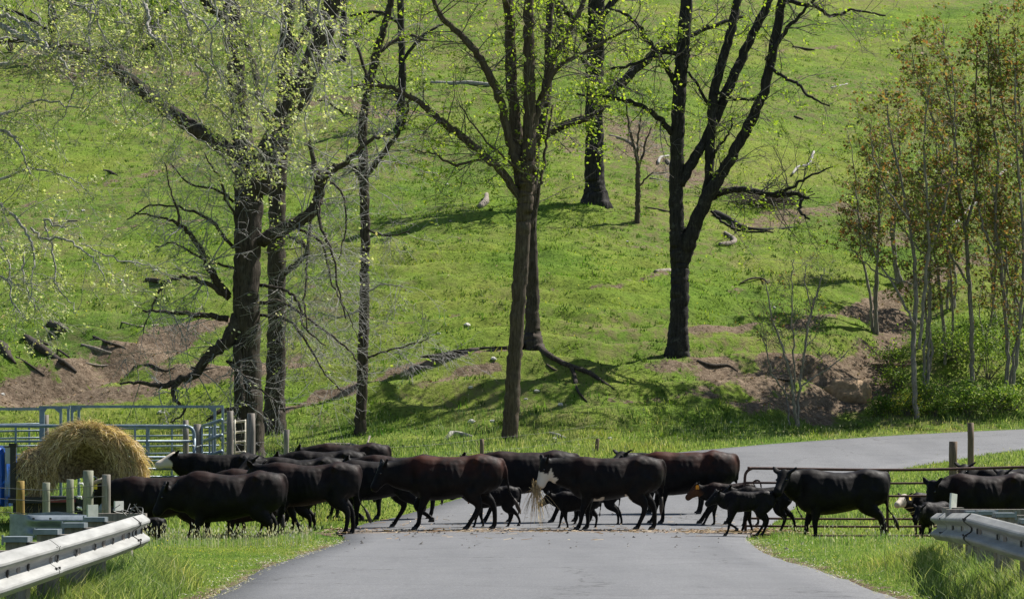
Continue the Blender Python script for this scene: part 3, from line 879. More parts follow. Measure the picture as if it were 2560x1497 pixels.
def build_trees():
    # --- big dark tree by the pen
    b = P(612, 1128, 80); b.z = hz(b.x, 80)
    t = Tree('oak_tree', b, 'thick dark furrowed tree behind the white tube gate with a dead snag on its left', 'big trees', 'bark', 'twig_pale', 'leaf_pale', seed=3)
    t.trunk([(612, 1128, 78), (610, 980, 68), (608, 800, 66), (608, 600, 64), (613, 440, 74), (600, 380, 54), (588, 250, 46), (572, 60, 42), (568, -200, 36), (560, -500, 20)], n=40, ridge=0.03)
    t.limb([(632, 470, 60), (655, 385, 58), (700, 290, 58), (745, 215, 54), (785, 110, 50), (822, 0, 46), (850, -200, 36), (870, -500, 18)], -1.0, 0.5, n=20, wob=.02)
    t.limb([(598, 420, 44), (540, 355, 40), (470, 310, 36), (400, 262, 34), (320, 200, 36), (255, 150, 32), (170, 118, 22), (60, 100, 16), (-60, 110, 8)], -1.5, 1.2, n=14)
    t.limb([(640, 598, 34), (672, 575, 32), (715, 555, 30), (762, 525, 28), (785, 480, 26), (782, 440, 18), (768, 380, 12), (760, 340, 5)], -1.2, 1.6, n=12)
    t.limb([(785, 480, 20), (800, 440, 16), (850, 400, 13), (905, 350, 10), (960, 330, 5)], -1.6, 1.5, Y=79)
    t.limb([(782, 470, 12), (790, 560, 8), (820, 620, 6), (830, 700, 4), (850, 780, 3)], -1.4, 1.8, Y=79)
    t.limb([(560, 727, 22), (520, 670, 18), (495, 615, 15), (470, 580, 12), (440, 552, 9), (390, 535, 6), (330, 522, 3)], -2.0, 1.8)
    t.limb([(440, 552, 7), (438, 520, 6), (420, 470, 4), (405, 400, 3)], -0.4, 1.3, Y=78)
    t.limb([(565, 735, 16), (520, 705, 12), (470, 685, 10), (425, 685, 8), (400, 705, 7), (372, 760, 4), (350, 820, 2)], -1.6, 1.6)
    t.limb([(562, 785, 17), (500, 776, 14), (440, 770, 11), (400, 765, 9), (350, 764, 5)], -1.0, 1.2)
    t.limb([(590, 770, 44, .1), (585, 800, 46), (560, 838, 34), (510, 880, 24), (480, 920, 20), (440, 935, 18), (400, 950, 14), (340, 940, 8), (300, 942, 4)], -0.9, 0.9, n=14)
    t.limb([(440, 935, 14), (425, 960, 12), (430, 985, 9), (455, 1010, 6), (420, 1040, 3)], -0.5, 1.2, Y=79.4)
    t.limb([(585, 850, 22), (590, 930, 18), (592, 1000, 16), (545, 1010, 12), (510, 1035, 6)], -0.9, 1.2, Y=79.6)
    t.limb([(640, 702, 9), (700, 712, 8), (735, 745, 7), (745, 800, 5), (800, 850, 3)], -1.4, 1.5)
    t.limb([(640, 775, 8), (710, 790, 7), (760, 850, 6), (800, 920, 4), (840, 960, 3)], -1.8, 1.5)
    t.limb([(600, 560, 7), (560, 500, 6), (540, 440, 5), (500, 380, 3)], -1.8, 1.3)
    for lp in ([(772, 490, 9), (762, 560, 7), (757, 650, 6), (748, 740, 5), (760, 820, 3)], [(730, 560, 8), (790, 600, 6), (815, 690, 5), (850, 760, 4), (880, 830, 2)], [(640, 745, 9), (700, 745, 8), (780, 800, 6), (860, 860, 5), (905, 920, 3)],
               [(575, 610, 9), (520, 545, 8), (455, 515, 6), (380, 505, 5), (310, 540, 3)], [(578, 500, 7), (540, 470, 6), (470, 455, 5), (420, 400, 3)], [(575, 660, 7), (500, 640, 6), (430, 600, 5), (380, 610, 3)], [(780, 430, 8), (840, 470, 6), (850, 560, 5), (835, 640, 3)],
               [(592, 905, 9), (560, 890, 7), (640, 960, 5), (700, 1000, 3)]):
        t.limb(lp, -1.4, 1.3)
    t.limb([(572, 60, 20), (500, 0, 18), (420, -150, 14), (300, -300, 8)], -2, 1.2)
    t.limb([(785, 110, 22), (760, 30, 20), (720, -100, 16), (700, -300, 8)], 1.5, 1.0)
    t.twigs(0.25, (0.6, 2.0), 2, 0.05, 0.15)
    t.finish(160, (0.04, 0.07), 4)
    # --- second trunk behind
    b = G(678, 1062); 
    t = Tree('oak_tree', b, 'straight dark trunk standing close behind the right side of the thickest tree', 'big trees', 'bark', 'twig', 'leaf_lime', seed=5)
    Y = b.y
    t.trunk([(674, 1062, 56), (678, 960, 48), (680, 800, 44), (681, 600, 42), (684, 440, 42), (694, 330, 36), (702, 200, 36), (708, 60, 34), (712, -200, 30), (720, -500, 14)], n=32, ridge=.025)
    t.limb([(700, 672, 17), (730, 650, 14), (756, 622, 12), (745, 600, 11), (712, 582, 9), (690, 560, 6)], -1.0, 0.8)
    t.limb([(695, 330, 24), (640, 250, 18), (625, 160, 16), (590, 60, 13), (560, -60, 8)], 1.5, 1.0)
    t.limb([(705, 150, 20), (760, 60, 16), (800, -60, 12), (850, -200, 6)], 1.5, 1.0)
    t.twigs(0.5, (0.6, 1.8), 2, 0.0)
    t.finish(200, (0.04, 0.08), 4)
    # --- slim tree
    b = G(886, 1068)
    t = Tree('slim_tree', b, 'slim dark tree standing alone between the paired big trunks and the middle tree', None, 'bark', 'twig_pale', 'leaf_lime', seed=8)
    t.trunk([(886, 1070, 30), (890, 960, 27), (896, 800, 24), (898, 620, 23), (896, 440, 25), (893, 330, 22), (905, 225, 21), (925, 140, 20), (950, 50, 18), (975, -60, 15), (1000, -300, 8)], n=22, flare=(.35, .3, 4, .4))
    t.limb([(900, 435, 15), (930, 395, 13), (955, 362, 12), (985, 320, 9), (1000, 280, 8), (1012, 230, 5)], -1.2, 1.8)
    t.limb([(893, 445, 12), (865, 410, 10), (830, 405, 9), (790, 425, 6), (760, 430, 4)], -1.4, 1.5)
    t.limb([(905, 210, 9), (880, 120, 8), (830, 60, 6), (800, -10, 4)], 1.0, 1.2)
    t.limb([(900, 300, 7), (850, 280, 6), (800, 250, 5), (740, 240, 3)], -1.0, 1.5)
    t.limb([(897, 560, 6), (950, 580, 5), (1010, 570, 3)], -1.0, 2.0)
    t.limb([(895, 880, 6), (950, 865, 5), (1020, 845, 4), (1060, 830, 2)], -1.5, 2.2)
    t.limb([(895, 720, 5), (940, 700, 4), (990, 705, 2)], -1.2, 1.8)
    t.limb([(892, 760, 5), (840, 780, 4), (780, 770, 3), (730, 790, 2)], -1.5, 2)
    t.limb([(930, 130, 10), (990, 90, 9), (1050, 100, 6)], 1, 1)
    t.twigs(0.26, (0.6, 1.8), 2, 0.10, 0.1, .020)
    t.finish(30, (0.05, 0.09), 4)
    # --- centre tree
    b = G(1253, 1086)
    t = Tree('maple_tree', b, 'brown leaning trunk in the middle of the photo that splits into several steep stems', 'trees budding lime green', 'bark_brown', 'twig', 'leaf_lime', seed=12)
    t.trunk([(1253, 1087, 40), (1262, 960, 37), (1272, 800, 36), (1283, 640, 36), (1290, 530, 38), (1294, 470, 42), (1300, 400, 36), (1303, 280, 30), (1302, 150, 27), (1300, 0, 25), (1298, -250, 18), (1296, -450, 8)], n=28, flare=(.35, .35, 5, .2))
    t.limb([(1288, 480, 28), (1276, 400, 30), (1268, 300, 28), (1258, 160, 28), (1250, 0, 26), (1240, -200, 18), (1230, -420, 8)], 0.8, 0.8, n=14, wob=.02)
    t.limb([(1276, 420, 22), (1252, 335, 20), (1232, 250, 20), (1208, 195, 20), (1175, 135, 19), (1130, 85, 14), (1085, 40, 13), (1050, -40, 10), (1020, -160, 6)], -1.5, 1.4, n=12)
    t.limb([(1282, 492, 22), (1245, 435, 20), (1200, 390, 20), (1130, 330, 19), (1080, 295, 16), (1035, 255, 14), (985, 225, 11), (930, 210, 9), (860, 215, 5)], -2.0, 1.7, n=12)
    t.limb([(1308, 330, 18), (1330, 250, 18), (1355, 170, 17), (1380, 110, 16), (1420, 45, 14), (1455, -40, 10), (1500, -150, 6)], 1.0, 1.4)
    t.limb([(1330, 240, 12), (1380, 160, 11), (1440, 130, 9), (1510, 90, 7), (1560, 70, 4)], -1.0, 1.6)
    t.limb([(1300, 420, 8), (1262, 405, 7), (1200, 350, 5), (1130, 260, 3)], -1.6, 1.4)
    t.limb([(1310, 560, 8), (1325, 480, 9), (1335, 420, 8), (1345, 350, 7), (1360, 260, 5)], 0.6, 1.6)
    t.limb([(1200, 390, 6), (1120, 405, 7), (1070, 380, 5), (1020, 370, 3)], -1.6, 1.8, Y=b.y - .8)
    t.limb([(1250, 20, 14), (1210, -80, 12), (1160, -200, 6)], -1.5, 1.2)
    t.twigs(0.34, (0.7, 2.1), 2, 0.02, 0.2, .022)
    t.finish(850, (0.035, 0.07), 7, 0.08)
    # --- trunk behind it
    b = G(1312, 858)
    t = Tree('oak_tree', b, 'flared furrowed trunk just behind the leaning middle tree, roots snaking down the bank', 'big trees', 'bark', 'twig', 'leaf_lime', seed=15)
    t.trunk([(1312, 858, 52), (1310, 800, 36), (1310, 700, 32), (1307, 560, 29), (1310, 430, 27), (1320, 350, 24), (1345, 240, 20), (1350, 80, 18), (1360, -100, 14), (1370, -400, 6)], n=28, flare=(.7, .4, 5, .9))
    t.limb([(1325, 345, 18), (1370, 318, 16), (1420, 300, 15), (1450, 290, 10), (1500, 262, 6)], -1.0, 1.4)
    for rp in ([(1322, 850, 18), (1345, 872, 15), (1375, 892, 13), (1410, 906, 12), (1450, 920, 11), (1480, 940, 9), (1512, 962, 5)],
               [(1405, 905, 11), (1415, 930, 10), (1420, 962, 8), (1445, 992, 3)], [(1300, 850, 12), (1250, 858, 9), (1180, 860, 8), (1110, 868, 4)]):
        pts = []; ws = []
        for (x, y, w) in rp:
            g = G(x, y); pts.append([g.x, g.y, g.z + 0.03]); ws.append(w * g.y / F * 0.55)
        c = catmull(pts, 5); w = np.interp(np.linspace(0, len(ws) - 1, len(c)), range(len(ws)), ws)
        bb = Buf(); tube(bb, c, w, 9, True, None, 0.01, 4); part(bb, 'root', M['bark'], t.root)
    t.twigs(0.4, (0.6, 1.8), 2)
    t.finish(200, (0.04, 0.08), 5)
    # --- big trunk up the slope
    b = G(1467, 500)
    t = Tree('old_tree', b, 'massive black trunk high on the slope right of centre, roots spread in the turf', 'big trees', 'bark_black', 'twig', 'leaf_lime', seed=18)
    t.trunk([(1466, 502, 62), (1463, 440, 46), (1462, 330, 42), (1463, 200, 42), (1468, 60, 42), (1472, -150, 36), (1480, -400, 20)], n=30, flare=(.7, .5, 6, .1), ridge=.04)
    t.limb([(1470, 258, 30), (1540, 195, 24), (1600, 140, 20), (1660, 108, 18), (1740, 70, 12), (1830, 40, 7)], 2.0, 1.0, n=12)
    t.limb([(1455, 292, 20), (1400, 302, 16), (1350, 330, 12), (1320, 355, 6)], -2, 1.4)
    t.limb([(1462, 120, 22), (1420, 60, 18), (1390, 20, 14), (1330, -60, 8)], 1, 1.0)
    t.limb([(1465, 60, 20), (1530, -20, 16), (1600, -120, 8)], 1, 1.0)
    t.limb([(1470, 200, 14), (1420, 130, 12), (1380, 90, 10), (1330, 70, 5)], 1, 1.2)
    t.twigs(0.42, (0.9, 2.8), 2, 0, 0.2, 0.035)
    t.finish(900, (0.05, 0.10), 6, 0.14)
    # --- small bare sapling
    b = G(1568, 549)
    t = Tree('bare_sapling', b, 'thin bare sapling between the black upslope trunk and the forked right tree', None, 'bark_brown', 'twig_pale', None, seed=20)
    t.trunk([(1568, 550, 14), (1569, 480, 13), (1570, 430, 12), (1566, 380, 9), (1550, 320, 6), (1540, 250, 4), (1532, 190, 2)], n=12, flare=(.4, .2, 4, .2))
    t.limb([(1571, 420, 7), (1590, 350, 5), (1605, 310, 3)], 0.5, 2); t.limb([(1570, 460, 5), (1600, 430, 4), (1640, 425, 2)], 0.5, 2)
    t.limb([(1566, 390, 6), (1574, 320, 5), (1580, 250, 2)], -0.5, 2)
    t.twigs(0.3, (0.5, 1.4), 2); t.finish()
    # --- forked right tree
    b = G(1668, 878)
    t = Tree('forked_tree', b, 'tall black tree right of centre forking low into three long upright stems', None, 'bark_black', 'twig', 'leaf_lime', seed=23)
    t.trunk([(1668, 880, 58), (1671, 800, 46), (1673, 700, 44), (1673, 630, 46), (1666, 560, 36), (1664, 440, 34), (1668, 300, 34), (1676, 180, 33), (1686, 40, 32), (1695, -150, 26), (1705, -450, 10)], n=30, flare=(.75, .45, 5, .5))
    t.limb([(1677, 655, 38), (1694, 600, 38), (1716, 540, 36), (1742, 485, 34), (1780, 420, 30), (1820, 350, 27), (1862, 270, 25), (1886, 200, 24), (1905, 110, 24), (1926, 0, 22), (1950, -150, 16), (1980, -350, 6)], -1.2, 0.7, n=14, wob=.02)
    t.limb([(1735, 505, 26), (1745, 430, 25), (1750, 340, 24), (1755, 250, 24), (1775, 160, 24), (1798, 80, 22), (1815, 0, 20), (1835, -150, 14), (1850, -350, 6)], 0.6, 0.7, n=14, wob=.02)
    t.limb([(1672, 455, 30), (1700, 405, 26), (1735, 345, 24), (1775, 260, 25), (1810, 180, 24), (1845, 100, 23), (1885, 20, 22), (1925, -80, 16), (1960, -250, 7)], 1.2, 0.7, n=14, wob=.02)
    t.limb([(1655, 328, 16), (1630, 300, 14), (1590, 268, 12), (1540, 248, 12), (1480, 235, 9), (1420, 232, 5)], -1.8, 1.3)
    t.limb([(1662, 205, 16), (1635, 160, 13), (1605, 115, 13), (1570, 65, 11), (1545, 40, 8), (1500, 20, 5)], -1.2, 1.4)
    t.limb([(1690, 150, 14), (1640, 130, 10), (1560, 160, 8), (1500, 170, 5)], -1.4, 1.4)
    t.limb([(1750, 488, 15), (1800, 468, 16), (1850, 468, 15), (1900, 480, 14), (1950, 478, 12), (1992, 488, 7)], -1.2, 1.0)
    t.limb([(1900, 478, 9), (1950, 460, 7), (1980, 440, 6), (2050, 410, 3)], -1.2, 1.6, Y=b.y - 1)
    t.limb([(1975, 490, 8), (1968, 520, 8), (1990, 540, 5)], -0.2, 1.0, Y=b.y - 1.4)
    t.limb([(1895, 165, 9), (1925, 190, 8), (1960, 205, 7), (1990, 235, 6), (2040, 262, 4)], -1.2, 1.5, Y=b.y - 1)
    t.limb([(1885, 150, 12), (1930, 80, 10), (1985, 20, 8), (2040, -40, 5)], -0.6, 1.5, Y=b.y - 1)
    t.limb([(1925, 0, 12), (2000, 15, 10), (2050, 40, 8), (2100, 25, 6), (2180, 40, 4)], -0.6, 1.6, Y=b.y - 1)
    t.limb([(1750, 390, 7), (1775, 355, 7), (1795, 325, 5), (1800, 290, 3)], -0.8, 1.3)
    t.limb([(1745, 260, 8), (1710, 200, 7), (1690, 170, 6), (1700, 120, 3)], -0.8, 1.4)
    t.limb([(1760, 230, 8), (1820, 245, 7), (1880, 240, 6)], -0.6, 1.0)
    t.limb([(1750, 520, 7), (1790, 555, 7), (1830, 570, 6), (1900, 570, 4)], -1.4, 1.2)
    t.twigs(0.42, (0.6, 2.2), 2, 0.02, 0.1, .024)
    t.finish(520, (0.04, 0.08), 6, 0.09)
    # --- farther trunks upslope
    far = [
        ('slender dark trunk upslope between the slim tree and the middle tree', [(988, 316, 26), (988, 250, 20), (990, 150, 18), (986, 50, 17), (984, -200, 12)], [[(988, 150, 9), (1040, 90, 8), (1090, 60, 5)], [(988, 250, 8), (930, 200, 7), (880, 205, 4)], [(988, 60, 9), (930, 30, 8), (860, 40, 5)]], 31, 'leaf_lime'),
        ('dark far trunk near the top edge behind the leaning left limb', [(372, 118, 22), (374, 40, 20), (380, -200, 14)], [[(373, 60, 9), (430, 10, 8), (500, -40, 4)], [(373, 80, 9), (300, 20, 8), (250, -20, 5)]], 33, 'leaf_bush'),
        ('dark far trunk near the top edge between the paired left trunks and slim tree', [(842, 150, 20), (846, 60, 17), (850, -200, 12)], [[(845, 60, 8), (800, 10, 6)], [(845, 100, 8), (900, 60, 7), (960, 20, 4)]], 35, 'leaf_lime'),
        ('leaning far tree at the upper edge just left of the black upslope trunk', [(1392, 150, 18), (1386, 80, 16), (1370, 0, 14), (1360, -150, 9)], [[(1386, 80, 8), (1340, 30, 6)], [(1386, 70, 9), (1430, 20, 8)]], 37, 'leaf_lime'),
        ('far dark tree behind the dense bush at the upper left', [(130, 150, 22), (128, 60, 20), (120, -100, 14)], [[(128, 80, 10), (60, 40, 8), (0, 20, 5)], [(128, 60, 9), (190, 0, 7)]], 39, 'leaf_bush')]
    for label, tr, lb, sd, lf in far:
        b = G(tr[0][0], tr[0][1])
        t = Tree('far_tree', b, label, 'trees upslope', 'bark_black', 'twig', lf, seed=sd)
        t.trunk(tr, n=16, flare=(.5, .5, 5, .3), ridge=.02)
        for l in lb: t.limb(l, 0.5, 1.5)
        t.twigs(0.8, (1.0, 3.0), 2, 0, .1, .03); t.finish(200 if lf == 'leaf_lime' else 500, (0.05, 0.11), 6, .18)
    # --- pale tree whose trunk stands left of the frame
    Y = 60.0
    b = Vector((-13.4, Y, hz(-13.4, Y)))
    t = Tree('pale_bark_tree', b, 'pale patchy-barked tree whose leafy limbs hang in from the upper left corner', None, 'syc', 'twig_pale', 'leaf_pale', seed=41)
    tx = (-13.4 * F / Y + 1280) / K
    t.trunk([(tx, 1170, 70), (tx + 10, 800, 60), (tx, 400, 56), (tx + 15, 150, 50), (tx + 10, -100, 44), (tx + 30, -500, 30), (tx + 40, -800, 10)], n=24)
    A = lambda pts, dd=-1.0, dens=1.0: t.limb(pts, dd, dens)
    A([(tx, 120, 34), (-120, 55, 24), (0, 68, 15), (50, 90, 13), (105, 118, 11), (150, 150, 8)], -1.5)
    A([(tx, 60, 26), (-90, 10, 18), (0, 32, 9), (40, 52, 8), (75, 72, 8), (100, 95, 8), (125, 125, 9), (150, 148, 7), (172, 172, 4)], -2)
    A([(125, 120, 7), (130, 150, 6), (155, 180, 6), (182, 212, 5), (172, 245, 4), (160, 280, 3), (130, 315, 2)], -.4, 1.3)
    A([(75, 25, 5), (105, 60, 5), (125, 95, 4), (128, 120, 4)], 0, .8)
    A([(tx, 0, 30), (0, -160, 24), (200, -180, 18), (330, -90, 12), (350, 0, 10), (366, 30, 9), (364, 65, 8), (375, 90, 8), (395, 105, 8)], -2)
    A([(390, 100, 9), (382, 125, 8), (390, 150, 6), (408, 175, 6), (410, 215, 8), (408, 270, 6), (400, 290, 3)], -.3)
    A([(390, 100, 5), (430, 118, 4), (470, 135, 3)], -.3)
    A([(200, -180, 16), (340, -190, 14), (420, -80, 9), (440, 0, 8), (452, 30, 7), (465, 70, 5), (475, 110, 4)], -1.5)
    A([(420, -80, 10), (480, -60, 8), (520, 10, 6), (545, 40, 5), (500, 90, 4), (478, 130, 5), (485, 160, 6), (512, 185, 6), (512, 220, 5), (505, 250, 5)], -1.2)
    A([(505, 250, 5), (540, 270, 5), (570, 300, 4), (600, 350, 3), (625, 400, 3)], -.5, 1.6)
    A([(485, 140, 6), (520, 150, 4), (545, 180, 4), (590, 205, 3)], -.5, 1.5)
    A([(440, 0, 6), (500, -10, 6), (600, 20, 5), (690, 60, 4), (700, 130, 3)], -1, 1.6)
    A([(tx, 300, 28), (-100, 300, 18), (0, 322, 8), (30, 335, 7), (50, 365, 5), (75, 430, 3)], -1.2, 1.3)
    A([(tx, 480, 26), (-80, 480, 16), (0, 505, 8), (40, 540, 8), (75, 590, 7), (85, 640, 5), (80, 690, 3), (65, 770, 2)], -1.2, 1.0)
    A([(75, 560, 6), (110, 590, 7), (150, 585, 6), (195, 610, 5), (240, 650, 4), (255, 690, 3)], -.6, 1.0)
    A([(120, 590, 6), (108, 540, 5), (140, 555, 5), (175, 555, 3)], -.3, .8)
    A([(125, 592, 5), (135, 650, 4), (145, 710, 4), (175, 745, 3), (185, 775, 2)], -.4, .8)
    A([(tx, 640, 18), (-60, 660, 10), (0, 680, 5), (40, 700, 4), (90, 700, 2)], -1, 1.6)
    A([(-60, 180, 12), (40, 150, 10), (160, 130, 9), (240, 150, 7), (300, 175, 5), (360, 210, 4), (420, 260, 3), (460, 310, 2)], -1.6, 2.0)
    A([(-60, 320, 8), (60, 260, 6), (120, 250, 5), (200, 270, 3)], -1, 2.0)
    A([(-60, 0, 12), (60, -20, 9), (180, 10, 7), (260, 50, 5), (330, 60, 3)], -1, 2.2)
    A([(200, -180, 12), (260, -60, 9), (240, 20, 6), (250, 80, 4), (290, 130, 2)], -1, 2.0)
    A([(480, -60, 8), (600, -80, 8), (660, 0, 6), (640, 90, 5), (650, 170, 4), (620, 250, 3)], -1, 2.2)
    A([(-60, 480, 9), (60, 420, 6), (150, 430, 4), (220, 470, 2)], -1, 1.2)
    A([(tx, -100, 44), (0, -240, 30), (300, -260, 24), (600, -230, 18), (900, -200, 8)], -2, .2)
    rr = random.Random(88)
    for k in range(17):
        x0 = rr.uniform(-40, 860); y0 = -235 + rr.uniform(-10, 10)
        pts = [(x0, y0, 9)]; x, y = x0, y0
        end = rr.uniform(40, 330) if x0 < 620 else rr.uniform(20, 380)
        n = 7
        for i in range(1, n + 1):
            x += rr.gauss(6, 26); y = y0 + (end - y0) * i / n + rr.gauss(0, 12)
            pts.append((x, y, max(2.5, 9 - i * 0.95)))
        t.limb(pts, rr.uniform(-1.5, 1.5), 1.0, Y=Y + rr.uniform(-3.0, 1.0))
    # sprays reaching over the fork of the thick dark tree
    for pts in ([(500, 230, 5), (560, 300, 4.5), (600, 340, 4), (660, 400, 3), (690, 430, 2)], [(470, 110, 5), (560, 190, 5), (640, 250, 4), (690, 300, 3)], [(410, 290, 5), (470, 330, 4), (540, 380, 4), (600, 420, 3)],
                [(60, 620, 5), (60, 700, 4), (90, 760, 3)], [(200, 600, 4), (290, 640, 4), (360, 650, 3), (410, 680, 2)], [(-30, 560, 6), (20, 640, 5), (30, 740, 4), (70, 790, 2)]):
        A(pts, -.6, 1.8)
    t.twigs(0.42, (0.5, 1.3), 2, 0.10, 0.0, 0.014)
    t.finish(2900, (0.026, 0.052), 6, 0.048, keepy=-100)

# young trees and thicket on the right
def build_thicket():
    def sap(label, bx, by, stems, seed, leaves, name='young_tree', leafm='leaf_rust', up=0.45, sp=0.22, L=(0.4, 1.5), dens=1.0, sz=(0.045, 0.095), per=5):
        b = G(bx, by)
        t = Tree(name, b, label, 'young trees on the right', 'sapling', 'sapling', leafm, seed=seed)
        for k, st in enumerate(stems):
            dd = t.r.uniform(-1.2, 1.2)
            c, w = t.path(st, dd, wob=.02); w = w * .74
            if k == 0 or st[0][1] > by - 15:
                c = np.vstack([c[0] - np.array([0, 0, .3]), c]); w = np.concatenate([[w[0]], w])
            bb = Buf(); tube(bb, c, np.maximum(w, .006), 8, True, None, w.mean() * .08, seed + k)
            part(bb, 'stem', t.bark, t.root)
            t.limbpaths.append((c[len(c) // 4:], w[len(c) // 4:], dens)); t.tips.append((Vector(c[-1]), 1))
        t.twigs(sp, L, 2, -0.06, up, 0.012)
        t.finish(int(leaves * 1.35), sz, per, 0.08)
    sap('pale many-stemmed sapling standing alone by the verge left of the gully', 1957, 1052, [
        [(1960, 1055, 12), (1955, 1000, 10), (1945, 930, 9), (1925, 850, 8), (1900, 780, 6), (1885, 700, 4)],
        [(1962, 1055, 10), (1966, 980, 9), (1975, 900, 8), (1985, 820, 8), (1998, 760, 7), (2010, 720, 6), (2030, 660, 3)],
        [(1960, 1000, 8), (1930, 960, 7), (1900, 920, 6), (1885, 860, 4), (1870, 820, 3)],
        [(1970, 950, 6), (2010, 925, 5), (2060, 890, 4), (2090, 860, 3)],
        [(1955, 990, 6), (1955, 900, 6), (1950, 800, 5), (1948, 700, 4), (1955, 640, 3)],
        [(1998, 760, 5), (1980, 690, 4), (1985, 650, 3)],
        [(1945, 1055, 6), (1940, 1000, 5), (1930, 950, 3)]], 51, 150, leafm='leaf_rust', dens=1.0, sz=(.03, .06), per=3)
    sap('tallest pale twin-stemmed young tree rising from the yellow flowers', 2252, 1028, [
        [(2255, 1030, 18), (2250, 940, 17), (2248, 850, 16), (2255, 740, 15), (2250, 640, 13), (2235, 540, 10), (2215, 430, 8), (2190, 320, 6), (2180, 220, 4)],
        [(2262, 860, 12), (2275, 720, 11), (2285, 600, 10), (2280, 470, 8), (2275, 330, 6), (2290, 200, 4)],
        [(2250, 800, 9), (2210, 720, 8), (2160, 640, 6), (2120, 560, 5), (2105, 460, 3)],
        [(2275, 640, 9), (2310, 560, 8), (2340, 430, 6), (2350, 300, 5), (2345, 160, 3)],
        [(2245, 700, 7), (2180, 680, 6), (2120, 640, 4), (2090, 600, 3)],
        [(2235, 540, 7), (2180, 460, 6), (2150, 380, 5), (2140, 300, 3)]], 52, 620)
    sap('pale young tree between the twin-stemmed one and the leaning poles', 2390, 938, [
        [(2393, 940, 17), (2392, 850, 15), (2385, 700, 14), (2375, 560, 13), (2360, 470, 11), (2335, 380, 9), (2300, 300, 7), (2260, 200, 5), (2240, 120, 3)],
        [(2378, 560, 10), (2400, 470, 9), (2410, 360, 8), (2400, 240, 6), (2405, 100, 4)],
        [(2385, 700, 9), (2330, 610, 8), (2290, 520, 6), (2260, 420, 4)],
        [(2360, 470, 8), (2350, 350, 7), (2330, 200, 5), (2320, 60, 3)]], 53, 620)
    sap('leaning pale poles rising at the right edge behind the undergrowth', 2480, 985, [
        [(2472, 990, 15), (2480, 900, 14), (2475, 780, 13), (2460, 640, 12), (2450, 520, 10), (2455, 400, 8), (2440, 260, 6), (2430, 100, 4)],
        [(2490, 985, 13), (2500, 880, 12), (2512, 760, 11), (2520, 620, 10), (2510, 480, 9), (2500, 330, 7), (2495, 150, 5)],
        [(2478, 985, 10), (2500, 850, 9), (2530, 720, 8), (2545, 600, 7)],
        [(2460, 640, 8), (2420, 560, 7), (2400, 450, 5), (2390, 350, 3)],
        [(2512, 760, 8), (2480, 660, 7), (2470, 560, 5)]], 54, 700)
    sap('slanting thin pole tree just left of the leaning poles', 2420, 925, [
        [(2402, 930, 8), (2425, 850, 8), (2445, 740, 7), (2450, 650, 5), (2470, 540, 3)],
        [(2425, 850, 5), (2410, 760, 4), (2420, 680, 3)]], 55, 110)
    sap('dark slender young tree in the thicket behind the twin-stemmed one', 2325, 900, [
        [(2325, 900, 12), (2320, 780, 11), (2305, 650, 10), (2300, 520, 8), (2305, 380, 6), (2290, 240, 4)],
        [(2340, 880, 9), (2345, 740, 8), (2335, 600, 7), (2340, 460, 5)],
        [(2305, 650, 7), (2250, 600, 6), (2200, 530, 4), (2180, 470, 3)]], 56, 420)
    sap('reddish-leaved young tree at the far right top edge', 2545, 940, [
        [(2550, 940, 15), (2545, 760, 14), (2530, 560, 12), (2520, 380, 10), (2505, 220, 7), (2495, 60, 4)],
        [(2535, 600, 9), (2560, 450, 8), (2575, 250, 6)], [(2520, 380, 8), (2470, 280, 6), (2460, 150, 4), (2455, 40, 3)]], 57, 600)
    rr = random.Random(5)
    for k, (bx, by, lab) in enumerate(((2150, 820, 'thin young tree standing up the gully at the left side of the thicket'), (2205, 700, 'thin young tree farther up the slope left of the twin-stemmed one'),
                        (2440, 800, 'thin young tree upslope behind the slanting pole tree'), (2340, 760, 'thin young tree upslope in the middle of the thicket'), (2500, 850, 'thin young tree upslope behind the leaning poles'), (2280, 960, 'short young tree between the twin-stemmed one and the scrub'))):
        stems = []
        for j in range(3):
            x = bx + rr.uniform(-6, 6); y = by; H = rr.uniform(300, 520); lean = rr.uniform(-.16, .10)
            stems.append([(x + lean * H * u + rr.gauss(0, 5), y - H * u, 9 * (1 - u) + 2) for u in (0, .2, .4, .6, .8, 1)])
        sap(lab, bx, by, stems, 60 + k, 300)
    # undergrowth bushes
    r = np.random.default_rng(77)
